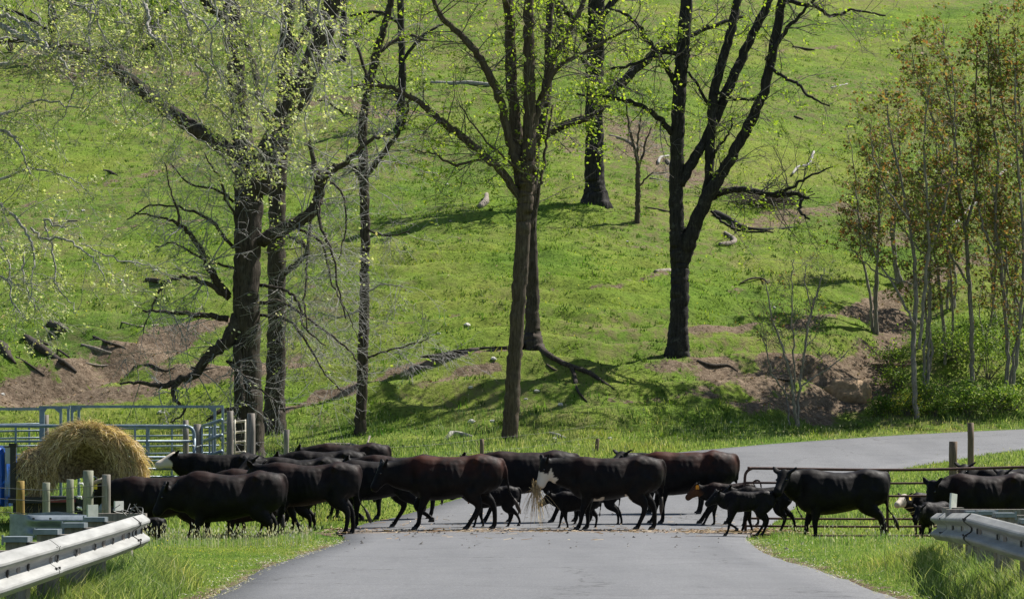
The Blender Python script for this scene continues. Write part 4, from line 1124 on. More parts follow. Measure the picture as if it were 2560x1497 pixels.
    specs = [('rounded lime green bush left of the yellow flowers', (2168, 1022), 0.62, 0.45, 'leaf_bush', 900, 'bush'),
             ('low bush of yellow flowers at the foot of the twin-stemmed young tree', (2232, 1022), 0.60, 0.55, 'flower', 500, 'flowering_bush'),
             ('small yellow-green bush right of the twin-stemmed young tree', (2300, 1024), 0.40, 0.35, 'leaf_bush', 450, 'bush'),
             ('dull brownish-green scrub between the poles and the verge', (2385, 1020), 1.15, 0.75, 'leaf_bush', 1500, 'bush'),
             ('bright green bush against the right edge under the poles', (2490, 1010), 0.9, 0.8, 'leaf_bush', 1400, 'bush'),
             ('tall green bush behind the pale young tree', (2430, 930), 1.5, 1.5, 'leaf_bush', 2600, 'bush'),
             ('dark green bush up the gully side behind the dark slender tree', (2350, 890), 1.1, 1.0, 'leaf_bush', 1500, 'bush'),
             ('green bush at the far right behind the leaning poles', (2540, 930), 1.3, 1.8, 'leaf_bush', 2200, 'bush'),
             ('low green bush beside the leaning fence post', (2205, 960), 0.7, 0.5, 'leaf_bush', 700, 'bush'),
             ('green bush in the thicket at the top of the gully edge', (2290, 870), 1.2, .9, 'leaf_bush', 1300, 'bush'),
             ('fresh green bush high in the thicket by the right edge', (2470, 850), 1.6, 1.5, 'leaf_bush', 2200, 'bush'),
             ('small dark bush on the gully rim right of the boulder', (2190, 905), .7, .5, 'leaf_bush', 700, 'bush'),
             ('scrubby bush directly behind the yellow flowers', (2270, 1000), .9, .7, 'leaf_bush', 1300, 'bush'),
             ('wide bright bush between pale young tree and leaning poles at the verge', (2445, 1012), 1.3, .6, 'leaf_bush', 1600, 'bush'),
             ('dense dark bush at the upper left behind the slanting limb', (330, 165), 4.2, 3.4, 'leaf_bush', 3800, 'bush'),
             ('dark bush at the upper left edge of the photo', (30, 130), 3.0, 2.8, 'leaf_bush', 1800, 'bush'),
             ('second dark bush right of the dense upper left one', (455, 110), 2.4, 2.4, 'leaf_bush', 1300, 'bush')]
    for k, (label, (px, py), rx, rz, lm, n, nm) in enumerate(specs):
        if .75 < rz < 2: rz *= .78; n = int(n * .75)
        b = G(px, py)
        root = empty(nm, tuple(b), label, 'bush', 'bushes')
        st = Buf(); cs = []
        m = 14
        big = rx > 2
        for j in range(m):
            a = r.uniform(0, 6.28); u = r.uniform(0.2, 0.9)
            e = np.array([math.cos(a) * rx * u, math.sin(a) * rx * u * 0.7, rz * (r.uniform(0.7, 1.35) if big else r.uniform(0.35, 1.25))])
            mid = e * 0.5 + r.normal(0, .05, 3)
            tube(st, np.array([[0, 0, -.15], mid, e]) + np.array(b), [.03 if big else .014, .018 if big else .009, .005], 4, False)
            cs.append(e)
            for q in range(3):
                e2 = e + r.normal(0, 1, 3) * np.array([rx, rx * .7, rz]) * .22; cs.append(e2)
                tube(st, np.array([mid, e2]) + np.array(b), [.008, .003], 3, False)
        part(st, 'stems', M['twig'], root)['kind'] = 'stuff'
        cs = np.array(cs)
        C = cs[r.integers(0, len(cs), n)] + r.normal(0, 1, (n, 3)) * np.array([rx, rx * .7, rz]) * 0.20
        C[:, 2] = np.abs(C[:, 2])
        C = C + np.array(b)
        szr = (.06, .12) if big else ((.02, .035) if lm == 'flower' else (.03, .065))
        part(leafbuf(C, r.uniform(*szr, n), r), 'leaves' if lm != 'flower' else 'blossoms', M[lm], root, False)['kind'] = 'stuff'
        if lm == 'flower':
            C2 = cs[r.integers(0, len(cs), 700)] * np.array([1, 1, .75]) + r.normal(0, .08, (700, 3)); C2[:, 2] = np.abs(C2[:, 2])
            part(leafbuf(C2 + np.array(b), r.uniform(.025, .05, 700), r), 'leaves', M['leaf_bush'], root, False)['kind'] = 'stuff'

# ------------------------------------------------------------------ logs, branches and rocks
def build_debris():
    def log(label, pts, mt='deadwood', name='fallen_branch', forks=(), grp='fallen wood on the pasture', cat='branch'):
        g0 = G(pts[0][0], pts[0][1])
        root = empty(name, tuple(g0), label, cat, grp)
        for k, pp in enumerate([pts] + list(forks)):
            V = []; W = []
            for p in pp:
                g = G(p[0], p[1]); w = p[2] * g.y / F * 0.5
                V.append([g.x, g.y, g.z + w * 0.5 + (p[3] if len(p) > 3 else 0)]); W.append(w)
            c = catmull(V, 5); w = np.interp(np.linspace(0, len(W) - 1, len(c)), range(len(W)), W)
            bb = Buf(); tube(bb, c, np.maximum(w, .01), 9 if w[0] > .04 else 5, True, None, w.mean() * .2, 7 + k)
            part(bb, 'branch' if k else 'log', M[mt], root)
    log('thick dark log lying down the left bank', [(62, 832, 14), (95, 860, 24), (125, 880, 20), (150, 892, 12), (158, 896, 8)], 'bark', 'log', [[(100, 845, 8), (140, 862, 6), (170, 880, 4)], [(145, 890, 14), (165, 905, 13), (188, 918, 6)]], cat='log')
    log('broken dark stump lump on the left bank above the log', [(120, 800, 16), (145, 812, 26), (165, 818, 14)], 'bark', 'log', cat='log')
    log('dark log cut by the left edge of the photo', [(-20, 850, 22), (8, 862, 26), (22, 880, 14), (40, 900, 6)], 'bark', 'log', cat='log')
    log('long thin stick on the left bank between the logs', [(40, 880, 5), (70, 900, 6), (110, 925, 4)], 'bark')
    log('grey stick near the top of the left bare bank', [(200, 850, 6), (240, 862, 9), (275, 872, 6)], 'deadwood')
    log('weathered grey trunk lying in the grass behind the herd', [(800, 1098, 6, .05), (860, 1108, 12, .12), (900, 1118, 16, .1), (960, 1120, 14)], 'deadwood', 'log', [[(900, 1112, 6, .1), (910, 1098, 5, .3)]], cat='log')
    log('pale bleached branch lying between the slim tree and the middle tree', [(1096, 1082, 6), (1112, 1070, 14), (1140, 1072, 12), (1165, 1076, 4)], 'syc')
    log('pale stick in the verge just right of the middle tree', [(1352, 1068, 8), (1372, 1074, 10), (1390, 1080, 8)], 'syc')
    log('dark curved twig in the verge right of the middle tree', [(1300, 1086, 3), (1350, 1085, 4), (1395, 1096, 2)], 'bark')
    log('long thin fallen branch running left from the big roots', [(1035, 880, 5), (1080, 876, 9), (1130, 866, 9), (1180, 860, 8)], 'bark')
    log('grey driftlike branch on the meadow right of the forked tree', [(1770, 606, 12), (1800, 602, 12), (1808, 592, 10), (1785, 574, 8)], 'deadwood')
    log('short pale log left of the forked tree', [(1612, 670, 8), (1648, 668, 11)], 'deadwood', 'log', cat='log')
    log('dark arched dead branch beside the lone sapling', [(1820, 702, 3, .05), (1850, 694, 5, .12), (1880, 696, 5, .1), (1900, 712, 3)], 'bark')
    log('black dead limb lying below the brush pile', [(1760, 530, 18), (1800, 545, 12), (1830, 562, 10), (1880, 568, 8), (1960, 560, 4)], 'bark_black', 'fallen_branch', [[(1800, 545, 6), (1810, 575, 4)]])
    log('white bleached branch lying above the brush pile', [(1950, 435, 6, .1), (1965, 422, 6, .2), (1990, 418, 6, .25), (2003, 400, 6, .5)], 'syc')
    log('long pale fallen pole up the slope right of the slim tree', [(1060, 205, 6), (1110, 208, 10), (1160, 208, 12), (1210, 212, 9)], 'syc', 'log', cat='log')
    log('dark stick high on the right meadow', [(1950, 118, 5), (1975, 122, 7), (2005, 125, 4)], 'bark')
    log('little white crooked branch on the sunny right meadow', [(2045, 218, 4), (2065, 214, 5), (2085, 208, 4)], 'syc')
    log('short dark stick on the right meadow', [(1955, 288, 5), (1975, 296, 5)], 'bark')
    log('broken pale stump piece above the shadow left of the middle tree', [(1180, 512, 14), (1195, 500, 16), (1197, 490, 10, .15)], 'deadwood', 'log', cat='log')
    log('grey curved stick on the left meadow under the drooping twigs', [(130, 552, 5), (160, 546, 6), (215, 545, 4)], 'deadwood')
    log('dark stick on the left meadow', [(255, 420, 4), (272, 426, 7), (290, 434, 4)], 'bark')
    log('dark heap of rotten wood on the left meadow', [(360, 690, 8), (382, 694, 14), (420, 700, 6)], 'bark', 'log', cat='log')
    log('long pale fallen pole in the brown patch upslope', [(1500, 335, 6), (1545, 350, 9), (1570, 372, 6)], 'deadwood')
    log('bent pale branch in the brown patch upslope', [(1620, 405, 7), (1625, 390, 7), (1645, 385, 5)], 'syc')
    log('pair of crossing pale sticks in the brown patch upslope', [(1640, 395, 7), (1665, 420, 8), (1690, 440, 6)], 'deadwood', 'fallen_branch', [[(1600, 440, 5), (1650, 450, 6)]])
    log('thin fallen pole beside the bare sapling', [(1590, 512, 4), (1625, 520, 6), (1650, 525, 5)], 'bark')
    log('dark drooping fallen limb below the forked right tree base', [(1345, 900, 5), (1360, 912, 8), (1372, 916, 4)], 'bark')
    log('pale leaning dead pole across the thicket', [(2280, 600, 6, .5), (2350, 590, 10, .7), (2400, 560, 11, 1.1), (2440, 530, 9, 1.5), (2490, 510, 6, 2.0)], 'syc')
    log('twisted root sticking out of the left cut bank', [(230, 830, 7), (262, 850, 9, .05), (300, 858, 7), (330, 880, 4)], 'bark')
    log('dark root crossing the bare earth below the snag', [(330, 905, 6), (370, 900, 8), (405, 915, 6), (430, 905, 3)], 'bark')
    log('pale dead stick lying on the bare left bank', [(210, 895, 4), (250, 903, 6), (292, 900, 4)], 'deadwood')
    log('small dark root at the end of the left bare bank', [(470, 905, 5), (505, 912, 7), (540, 905, 4)], 'bark')
    log('grey branch on the shaded turf above the left cut', [(300, 795, 4), (345, 805, 6), (390, 800, 4)], 'deadwood')
    log('dark root hanging from the turf right of the forked tree', [(1715, 890, 7), (1750, 905, 9, .05), (1790, 900, 6), (1815, 915, 3)], 'bark')
    log('thin root over the bare earth left of the boulder', [(1900, 930, 5), (1950, 940, 6), (1995, 935, 4)], 'bark')
    # brush pile
    g = G(1870, 508); root = empty('brush_pile', tuple(g), 'dark heap of dead brushwood in the hollow right of the forked tree', 'brush pile')
    b = Buf(); r = np.random.default_rng(4)
    for k in range(170):
        c = np.array([g.x + r.normal(0, 1.0), g.y + r.normal(0, .8), g.z + .1 + abs(r.normal(0, .28))])
        d = np.array([r.normal(0, 1), r.normal(0, .6), r.normal(0, .25)]); d /= np.linalg.norm(d); l = r.uniform(.4, 1.3)
        tube(b, [c - d * l, c + r.normal(0, .06, 3), c + d * l], [r.uniform(.01, .03), .016, .005], 4, False)
    part(b, 'brushwood', M['bark'], root)['kind'] = 'stuff'
    # rocks
    import bmesh
    rocks = [(1158, 957, 14, 'round white rock on the bank below the slim fallen branch'), (1150, 803, 16, 'white wedge-shaped rock above the path left of the middle tree'), (1080, 822, 12, 'flat grey rock on the upper bank near the slim tree'),
             (1160, 1040, 18, 'flat pale rock near the foot of the bank left of the middle tree'), (1210, 1038, 14, 'second flat pale rock close left of the middle trunk'), (1380, 997, 16, 'pointed pale rock right of the middle trunk on the lower bank'),
             (1320, 965, 14, 'small grey rock right of the middle trunk'), (1216, 885, 16, 'brownish flat slab beside the middle trunk'), (1365, 1083, 18, 'low pale rock in the verge right of the middle tree'), (1500, 1080, 12, 'small tan rock in the verge right of the short post'),
             (382, 668, 13, 'white rock on the left meadow'), (300, 692, 12, 'small pale rock on the left meadow'), (205, 520, 9, 'tiny pale rock standing on the far left meadow'), (1545, 595, 8, 'small pale rock on the sunny meadow'),
             (1905, 760, 10, 'small white rock beside the right path'), (1012, 905, 9, 'little grey rock beside the slim tree'), (395, 1018, 18, 'tan rock in the grass behind the pen'), (8, 972, 12, 'pale rock on the bank by the left edge'),
             (1100, 455, 9, 'white stone in the shade upslope'), (1295, 985, 10, 'small pale stone below the roots'), (1800, 1040, 10, 'pale stone at the foot of the right bank')]
    for k, (px, py, w, label) in enumerate(rocks):
        g = G(px, py); s = w * K * g.y / F
        bm = bmesh.new(); bmesh.ops.create_icosphere(bm, subdivisions=2, radius=0.5)
        rr = random.Random(k); 
        for v in bm.verts:
            n = v.co.normalized()
            f = 0.8 + 0.35 * float(vnoise(n.x * 2 + k * 3, n.y * 2 + n.z * 2.3, 7))
            v.co = Vector((n.x * s * .62 * f, n.y * s * .55 * f, n.z * s * .36 * f))
        me = bpy.data.meshes.new('rock'); bm.to_mesh(me); bm.free()
        me.materials.append(M['rock'])
        o = bpy.data.objects.new('rock', me); COL.objects.link(o)
        o.location = g + Vector((0, 0, s * .1)); o.rotation_euler = (rr.uniform(-.3, .3), rr.uniform(-.3, .3), rr.uniform(0, 6))
        tag(o, label, 'rock', 'rocks on the pasture')
    g = G(2082, 975)
    bm = bmesh.new(); bmesh.ops.create_icosphere(bm, subdivisions=4, radius=0.5)
    for v in bm.verts:
        n = v.co.normalized(); f = 1 + .25 * float(fbm(np.array(n.x * 2.2), np.array(n.y * 2 + n.z * 2), 9, 3))
        v.co = Vector((n.x * .95 * f, n.y * .8 * f, n.z * .62 * f))
    me = bpy.data.meshes.new('boulder'); bm.to_mesh(me); bm.free(); me.materials.append(M['boulder'])
    for p in me.polygons: p.use_smooth = True
    o = bpy.data.objects.new('boulder', me); COL.objects.link(o); o.location = g
    tag(o, 'rounded tan boulder half buried in the bare gully', 'boulder')

# ------------------------------------------------------------------ cattle
def loft(buf, C, Ru, Rr, U, Rt, n=16, sq=2.3):
    C = np.asarray(C, float); m = len(C)
    a = np.linspace(0, 2 * np.pi, n, endpoint=False)
    ca = np.sign(np.cos(a)) * np.abs(np.cos(a)) ** (2 / sq); sa = np.sign(np.sin(a)) * np.abs(np.sin(a)) ** (2 / sq)
    U = np.asarray(U, float); Rt = np.asarray(Rt, float)
    if U.ndim == 1: U = np.tile(U, (m, 1))
    if Rt.ndim == 1: Rt = np.tile(Rt, (m, 1))
    V = C[:, None] + ca[None, :, None] * (np.asarray(Rr)[:, None, None] * Rt[:, None]) + sa[None, :, None] * (np.asarray(Ru)[:, None, None] * U[:, None])
    V = np.concatenate([V.reshape(-1, 3), C[:1], C[-1:]])
    i = np.arange(m - 1)[:, None] * n; j = np.arange(n)[None, :]; j2 = (j + 1) % n
    q = np.stack([i + j, i + j2, i + n + j2, i + n + j], -1).reshape(-1, 4)
    jj = np.arange(n); jn = (jj + 1) % n
    t = np.concatenate([np.stack([np.full(n, m * n), jn, jj], 1), np.stack([np.full(n, m * n + 1), (m - 1) * n + jj, (m - 1) * n + jn], 1)])
    buf.add(V, q, t)

FRONT = {'S': [(-.50, .92), (-.44, .66), (-.46, .39), (-.45, .14), (-.49, .045)],
         'F': [(-.50, .92), (-.50, .66), (-.64, .42), (-.76, .16), (-.83, .045)],
         'f': [(-.50, .92), (-.47, .66), (-.55, .40), (-.61, .14), (-.67, .045)],
         'B': [(-.50, .92), (-.43, .66), (-.34, .39), (-.20, .15), (-.20, .045)],
         'b': [(-.50, .92), (-.43, .66), (-.40, .39), (-.33, .14), (-.36, .045)],
         'L': [(-.50, .92), (-.50, .65), (-.64, .43), (-.44, .28), (-.35, .20)]}
HIND = {'S': [(.56, 1.02), (.46, .72), (.68, .47), (.66, .15), (.61, .045)],
        'F': [(.56, 1.02), (.36, .70), (.48, .45), (.32, .15), (.25, .045)],
        'f': [(.56, 1.02), (.41, .71), (.58, .46), (.48, .15), (.42, .045)],
        'B': [(.56, 1.02), (.52, .72), (.80, .50), (.90, .18), (.86, .045)],
        'b': [(.56, 1.02), (.49, .72), (.74, .48), (.78, .15), (.73, .045)],
        'L': [(.56, 1.02), (.42, .70), (.70, .50), (.82, .26), (.80, .14)]}

def make_bovine(name, label, px, Y, size, legs='SSSS', poll=(-1.2, 1.2), pitch=50, hyaw=0, yaw=0, coat=0, calf=False, white=None, tan=0.0,
                tagc=None, tail='hang', udder=False, fat=1.0, group='black cattle crossing the road', dz=0.0, mirror=False, tagside=1, gz=None):
    """px = photo column (2520 grid) of the body centre. The animal faces -X, then turns by yaw degrees."""
    b = Buf()
    # torso
    if not calf:
        st = [(.93, 1.16, .95, .06), (.89, 1.27, .84, .16), (.80, 1.33, .74, .235), (.66, 1.36, .68, .275), (.50, 1.375, .66, .285), (.32, 1.355, .645, .30), (.12, 1.34, .60, .345),
              (-.08, 1.335, .565, .365), (-.26, 1.345, .55, .345), (-.42, 1.365, .545, .30), (-.56, 1.375, .57, .265), (-.68, 1.34, .63, .215), (-.77, 1.27, .72, .16), (-.82, 1.17, .82, .08)]
    else:
        st = [(.82, 1.18, 1.0, .06), (.78, 1.28, .88, .13), (.70, 1.33, .80, .18), (.56, 1.36, .78, .205), (.40, 1.36, .78, .21), (.24, 1.35, .76, .225), (.08, 1.34, .74, .24),
              (-.08, 1.335, .72, .245), (-.24, 1.34, .70, .235), (-.38, 1.36, .69, .215), (-.50, 1.36, .70, .19), (-.60, 1.32, .74, .16), (-.68, 1.26, .80, .13), (-.74, 1.16, .88, .07)]
    C = []; Ru = []; Rr = []
    for x, zt, zb, hw in st:
        if fat != 1.0: zb = zt - (zt - zb) * (1 + (fat - 1) * .6); hw *= fat
        C.append((x, 0, (zt + zb) / 2)); Ru.append((zt - zb) / 2); Rr.append(hw)
    loft(b, C, Ru, Rr, (0, 0, 1), (0, 1, 0), 20, 2.25)
    # hook bones and shoulder blades
    def blob(c, r):
        c = np.array(c); n = 7
        th = np.linspace(-.98, .98, n)
        loft(b, [c + np.array([0, 0, t * r[2]]) for t in th], np.sqrt(1 - th ** 2) * r[0], np.sqrt(1 - th ** 2) * r[1], (1, 0, 0), (0, 1, 0), 10, 2)
    lw = .16 if not calf else .11
    for s in (-1, 1):
        blob((-.48, s * (.19 if not calf else .13), .90), (.17, .10, .32))
        blob((.52, s * (.20 if not calf else .13), 1.02), (.25, .10, .30))
        blob((.47, s * (.17 if not calf else .11), 1.24), (.16, .08, .09))
    # legs: order near-front, off-front, near-hind, off-hind; near side = -Y (towards the camera)
    toes = []
    for k, pz in enumerate(legs):
        front = k < 2; s = -1 if k % 2 == 0 else 1
        J = (FRONT if front else HIND)[pz]
        J3 = [(x, s * (lw + (0.03 if i == 0 else 0.015 if i == 1 else 0)), z) for i, (x, z) in enumerate(J)]
        if front: R = [.17, .110, .062, .043, .054]; Rl = [.10, .088, .055, .041, .047]
        else: R = [.26, .185, .070, .045, .054]; Rl = [.12, .115, .050, .041, .047]
        if calf: R = [v * .95 for v in R]; Rl = [v * .9 for v in Rl]
        c = catmull(J3, 5)
        ru = np.interp(np.linspace(0, 4, len(c)), range(5), R); rl = np.interp(np.linspace(0, 4, len(c)), range(5), Rl)
        # narrow the cannon bones between the joints
        u = np.linspace(0, 4, len(c)); ru *= np.where(u > 2, 1 - .13 * np.sin((u - 2) * np.pi).clip(0), 1)
        T = np.gradient(c, axis=0); T /= np.linalg.norm(T, axis=1)[:, None]
        Ux = np.cross(T, np.array([0, 1.0, 0])); Ux /= np.linalg.norm(Ux, axis=1)[:, None]
        loft(b, c, ru, rl, Ux, (0, 1, 0), 12, 2)
        toes.append((Vector(J3[-1]), Vector(J3[-2])))
    # neck and head
    hx, hzz = poll
    ya = math.radians(hyaw); pa = math.radians(pitch)
    hd = Vector((-math.cos(pa) * math.cos(ya), -math.cos(pa) * math.sin(ya), -math.sin(pa)))     # muzzle direction
    lat = Vector((-math.sin(ya), math.cos(ya), 0)) * -1
    lat = Vector((math.sin(ya), -math.cos(ya), 0))
    upv = lat.cross(hd); 
    if upv.z < 0: upv = -upv
    py_ = -0.22 * math.sin(ya)
    pollv = Vector((hx, py_, hzz))
    n0 = Vector((-.46, 0, 1.02)); n1 = Vector((-.72, 0, (1.05 * .6 + hzz * .4) - .08)); n2 = Vector((hx * .55 + n1.x * .45, py_ * .5, hzz * .62 + n1.z * .38 - .08)); n3 = pollv + hd * .06 - upv * .06
    c = catmull([list(n0), list(n1), list(n2), list(n3)], 5)
    m = len(c); u = np.linspace(0, 3, m)
    kf = 1.0 if not calf else .78
    ru = np.interp(u, [0, 1, 2, 3], [.345 * kf, .325 * kf, .26 * kf, .175]); rl = np.interp(u, [0, 1, 2, 3], [.24 * kf, .18 * kf, .145 * kf, .12])
    T = np.gradient(c, axis=0); T /= np.linalg.norm(T, axis=1)[:, None]
    Rt = np.cross(T, np.array([0, 0, 1.0])); Rt /= np.linalg.norm(Rt, axis=1)[:, None]; Uu = np.cross(Rt, T)
    loft(b, c, ru, rl, Uu, Rt, 16, 2)
    hs = 1.0 if not calf else 1.06
    hst = [(-.08, .06, .06, 0), (-.03, .125, .11, -.01), (.05, .150, .130, -.04), (.14, .158, .125, -.065), (.22, .140, .105, -.065), (.30, .112, .088, -.055), (.37, .098, .086, -.05), (.43, .092, .090, -.052), (.475, .072, .074, -.055), (.50, .03, .04, -.058)]
    C = [pollv + hd * (t * hs) + upv * (o * hs) for t, _, _, o in hst]
    loft(b, [list(v) for v in C], [a[1] * hs for a in hst], [a[2] * hs for a in hst], list(upv), list(lat), 14, 2.3)
    # ears
    for s in (-1, 1):
        e0 = pollv + hd * .03 + lat * (s * .085) + upv * .035
        ed = (lat * s * 1.0 - hd * .55 + upv * .12 + Vector((0, 0, .40))).normalized()
        eu = ed.cross(hd).normalized(); ew = ed.cross(eu).normalized()
        ts = [0, .05, .10, .155, .205, .235]; wr = [.036, .060, .072, .064, .042, .014]
        loft(b, [list(e0 + ed * t) for t in ts], [.030, .028, .027, .026, .023, .014], wr, list(eu), list(ew), 10, 2)
    # tail
    xr = .90 if not calf else .80
    if tail == 'hang': tp = [(xr - .12, 0, 1.29), (xr, 0, 1.29), (xr + .055, 0, 1.18), (xr + .05, 0, .98), (xr + .02, 0, .76), (xr, 0, .60)]
    elif tail == 'up': tp = [(xr - .12, 0, 1.30), (xr, 0, 1.40), (xr + .12, 0, 1.38), (xr + .17, 0, 1.22), (xr + .17, 0, 1.05)]
    elif tail == 'side': tp = [(xr - .12, 0, 1.29), (xr, 0, 1.28), (xr + .07, -.02, 1.12), (xr + .10, -.03, .90), (xr + .16, -.02, .66), (xr + .24, 0, .56)]
    else: tp = [(xr - .12, 0, 1.29), (xr, 0, 1.28), (xr + .03, 0, 1.10), (xr - .02, -.03, .85), (xr + .0, -.03, .65), (xr + .12, 0, .50)]
    c = catmull(tp, 5); tube(b, c, np.linspace(.045, .022, len(c)), 8, True)
    tail_end = Vector(c[-1]); tail_dir = (Vector(c[-1]) - Vector(c[-3])).normalized()
    # one continuous skin
    tmp = b.obj('tmp', COAT[coat])
    rm = tmp.modifiers.new('r', 'REMESH'); rm.mode = 'VOXEL'; rm.voxel_size = 0.024 if not calf else 0.022; rm.use_smooth_shade = True
    sm = tmp.modifiers.new('s', 'SMOOTH'); sm.iterations = 7; sm.factor = .55
    dg = bpy.context.evaluated_depsgraph_get()
    me = bpy.data.meshes.new_from_object(tmp.evaluated_get(dg))
    old = tmp.data; bpy.data.objects.remove(tmp); bpy.data.meshes.remove(old)
    me.name = name
    if not me.materials: me.materials.append(COAT[coat])
    nv = len(me.vertices); co = np.empty(nv * 3, np.float32); me.vertices.foreach_get('co', co); co = co.reshape(-1, 3)
    # muscle and bone relief on both flanks
    rr_ = np.random.default_rng(int(px * 7 + Y * 13)); q_ = 1.0 if not calf else .7
    gx = lambda x0, z0, rx, rz: np.exp(-((co[:, 0] - x0) / rx) ** 2 - ((co[:, 2] - z0) / rz) ** 2)
    lean = rr_.uniform(.6, 1.5)
    dsp = (-.055 * gx(.27, 1.12, .11, .15) + .040 * gx(.43, 1.27, .06, .05) - .035 * gx(-.27, 1.0, .06, .26) + .022 * gx(-.46, 1.0, .10, .2) - .04 * gx(-.70, 1.0, .06, .22)
           - .030 * gx(.62, 1.12, .06, .12) + .02 * gx(.0, .85, .2, .2) - .03 * gx(.34, .80, .07, .12)) * lean * q_
    dsp += .006 * np.sin(co[:, 0] * 62 + co[:, 2] * 14) * gx(.0, 1.0, .22, .2) * lean
    dsp += .018 * fbm(co[:, 0] * 3.5 + px, co[:, 2] * 3.5, 19, 3) * (np.abs(co[:, 0]) < .95)
    co[:, 1] += np.sign(co[:, 1]) * dsp * sstep(.03, .12, np.abs(co[:, 1]))
    topz = (co[:, 2] > 1.2) & (np.abs(co[:, 0]) < .9)
    sag = rr_.uniform(-.01, .045)
    co[:, 2] += np.where(topz, -sag * np.exp(-((co[:, 0] - .05) / .34) ** 2) + .012 * fbm(co[:, 0] * 6 + Y, co[:, 1] * 3, 29, 2) + .02 * np.exp(-((co[:, 0] - .5) / .12) ** 2), 0) * sstep(1.2, 1.34, co[:, 2])
    me.vertices.foreach_set('co', co.astype(np.float32).ravel())
    W = np.zeros(nv); TN = np.zeros(nv)
    ph = np.array(pollv); rel = co - ph; th = rel @ np.array(hd); uh = rel @ np.array(upv); lh = rel @ np.array(lat)
    onhead = (np.abs(lh) < .2) & (np.abs(uh) < .28) & (th > -.1)
    nz = fbm(co[:, 0] * 5 + px, co[:, 2] * 5 + co[:, 1] * 3, 12, 2) * .06
    if white == 'face': W = np.where(onhead & (np.abs(lh) < .22) & ((th > .16 + nz) | ((uh > .02) & (th > -.02) & (np.abs(lh) < .09))), 1, 0).astype(float)
    if white == 'muzzle':
        W = np.where(onhead & ((th > .23 + nz * .6) | ((th > .10 + nz) & (uh < -.06 + nz) & (uh > -.19) & (np.abs(lh) < .13))), 1, 0).astype(float)
        W = np.maximum(W, ((co[:, 2] < .64 + nz * 1.5) & (co[:, 0] > -.34 + nz) & (co[:, 0] < -.16 + nz * 2) & (co[:, 2] > .5) & (np.abs(co[:, 1]) < .3)).astype(float))
        W = np.maximum(W, ((co[:, 2] < .72 + nz) & (co[:, 0] > .22) & (co[:, 0] < .34) & (co[:, 2] > .5) & (np.abs(co[:, 1]) < .2)).astype(float))
    if white == 'patch': W = np.where(onhead & (uh > .01) & (th > -.02) & (th < .3), 1, 0).astype(float)
    if tan: TN = tan * sstep(-.05, .15, th) * onhead
    for nm, arr in (('white', W), ('tan', TN)):
        at = me.attributes.new(nm, 'FLOAT', 'POINT'); at.data.foreach_set('value', arr.astype(np.float32))
    X = (px * K - 1280) * Y / F
    gzv = hz(X, Y) if gz is None else gz
    root = bpy.data.objects.new(name, me); COL.objects.link(root)
    root.location = (X, Y, gzv + dz); root.scale = (size, size, size); root.rotation_euler = (0, 0, math.radians(yaw))
    tag(root, label, 'calf' if calf else 'cow', group)
    # parts
    def child(bb, nm, mt, lab=None):
        o = bb.obj(nm, mt, root)
        if lab: o['label'] = lab
        return o
    for s in (-1, 1):
        e = pollv + hd * .16 + lat * (s * .098) + upv * .02
        bb = Buf(); th_ = np.linspace(-.95, .95, 6)
        loft(bb, [list(e + hd * (t * .022)) for t in th_], np.sqrt(1 - th_ ** 2) * .020, np.sqrt(1 - th_ ** 2) * .022, list(upv), list(lat), 8, 2)
        child(bb, 'eye', M['eye'])
    for (toe, fet) in toes:
        bb = Buf()
        f = Vector((toe.x - .012, toe.y, toe.z - .0))
        base = f.z - .045
        for s in (-1, 1):
            loft(bb, [(f.x + .012, f.y + s * .025, base + .085), (f.x, f.y + s * .026, base + .045), (f.x - .012, f.y + s * .028, base + .002)], [.040, .050, .060], [.022, .026, .029], (1, 0, 0), (0, 1, 0), 8, 2.4)
        child(bb, 'hoof', M['hoof'])
    bb = Buf(); q = [tail_end - tail_dir * .03]
    L = .30 if not calf else .14
    for i in range(1, 6): q.append(tail_end + (tail_dir * .5 + Vector((0, 0, -.5))) * (L * i / 5))
    tube(bb, [list(v) for v in q], np.array([.022, .032, .04, .038, .028, .006]) * (1 if not calf else .7), 8, True, None, .006, 5)
    child(bb, 'tail_switch', M['hair'])
    if udder:
        bb = Buf(); th_ = np.linspace(-.97, .97, 7)
        loft(bb, [(.36 + t * .15, 0, .64) for t in th_], np.sqrt(1 - th_ ** 2) * .11, np.sqrt(1 - th_ ** 2) * .12, (0, 0, 1), (0, 1, 0), 12, 2)
        for sx in (-.06, .06):
            for sy in (-.05, .05): tube(bb, [(.36 + sx, sy, .56), (.36 + sx, sy, .49)], [.018, .012], 6)
        child(bb, 'udder', M['udder'])
    if tagc:
        e0 = pollv + hd * .03 + lat * (tagside * .085) + upv * .035
        ed = (lat * tagside - hd * .45 + upv * .12 + Vector((0, 0, .12))).normalized()
        p = e0 + ed * .12 + Vector((0, 0, -.05)) + hd * .03
        bb = Buf(); s_ = 1.25 if calf else 1.0
        pr = [(-.022, .05), (.022, .05), (.04, .02), (.042, -.055), (-.042, -.055), (-.04, .02)]
        f0 = []; 
        for yy in (-.006, .006):
            for (a, c_) in pr: f0.append(list(p + Vector((a * s_, yy - .035, c_ * s_))))
        bb.add(f0, [[i, (i + 1) % 6, 6 + (i + 1) % 6, 6 + i] for i in range(6)] + [[0, 1, 2, 5], [2, 3, 4, 5], [6, 11, 8, 7], [8, 11, 10, 9]])
        bb2 = Buf()
        child(bb, 'ear_tag', M[tagc])
    return root, pollv, hd

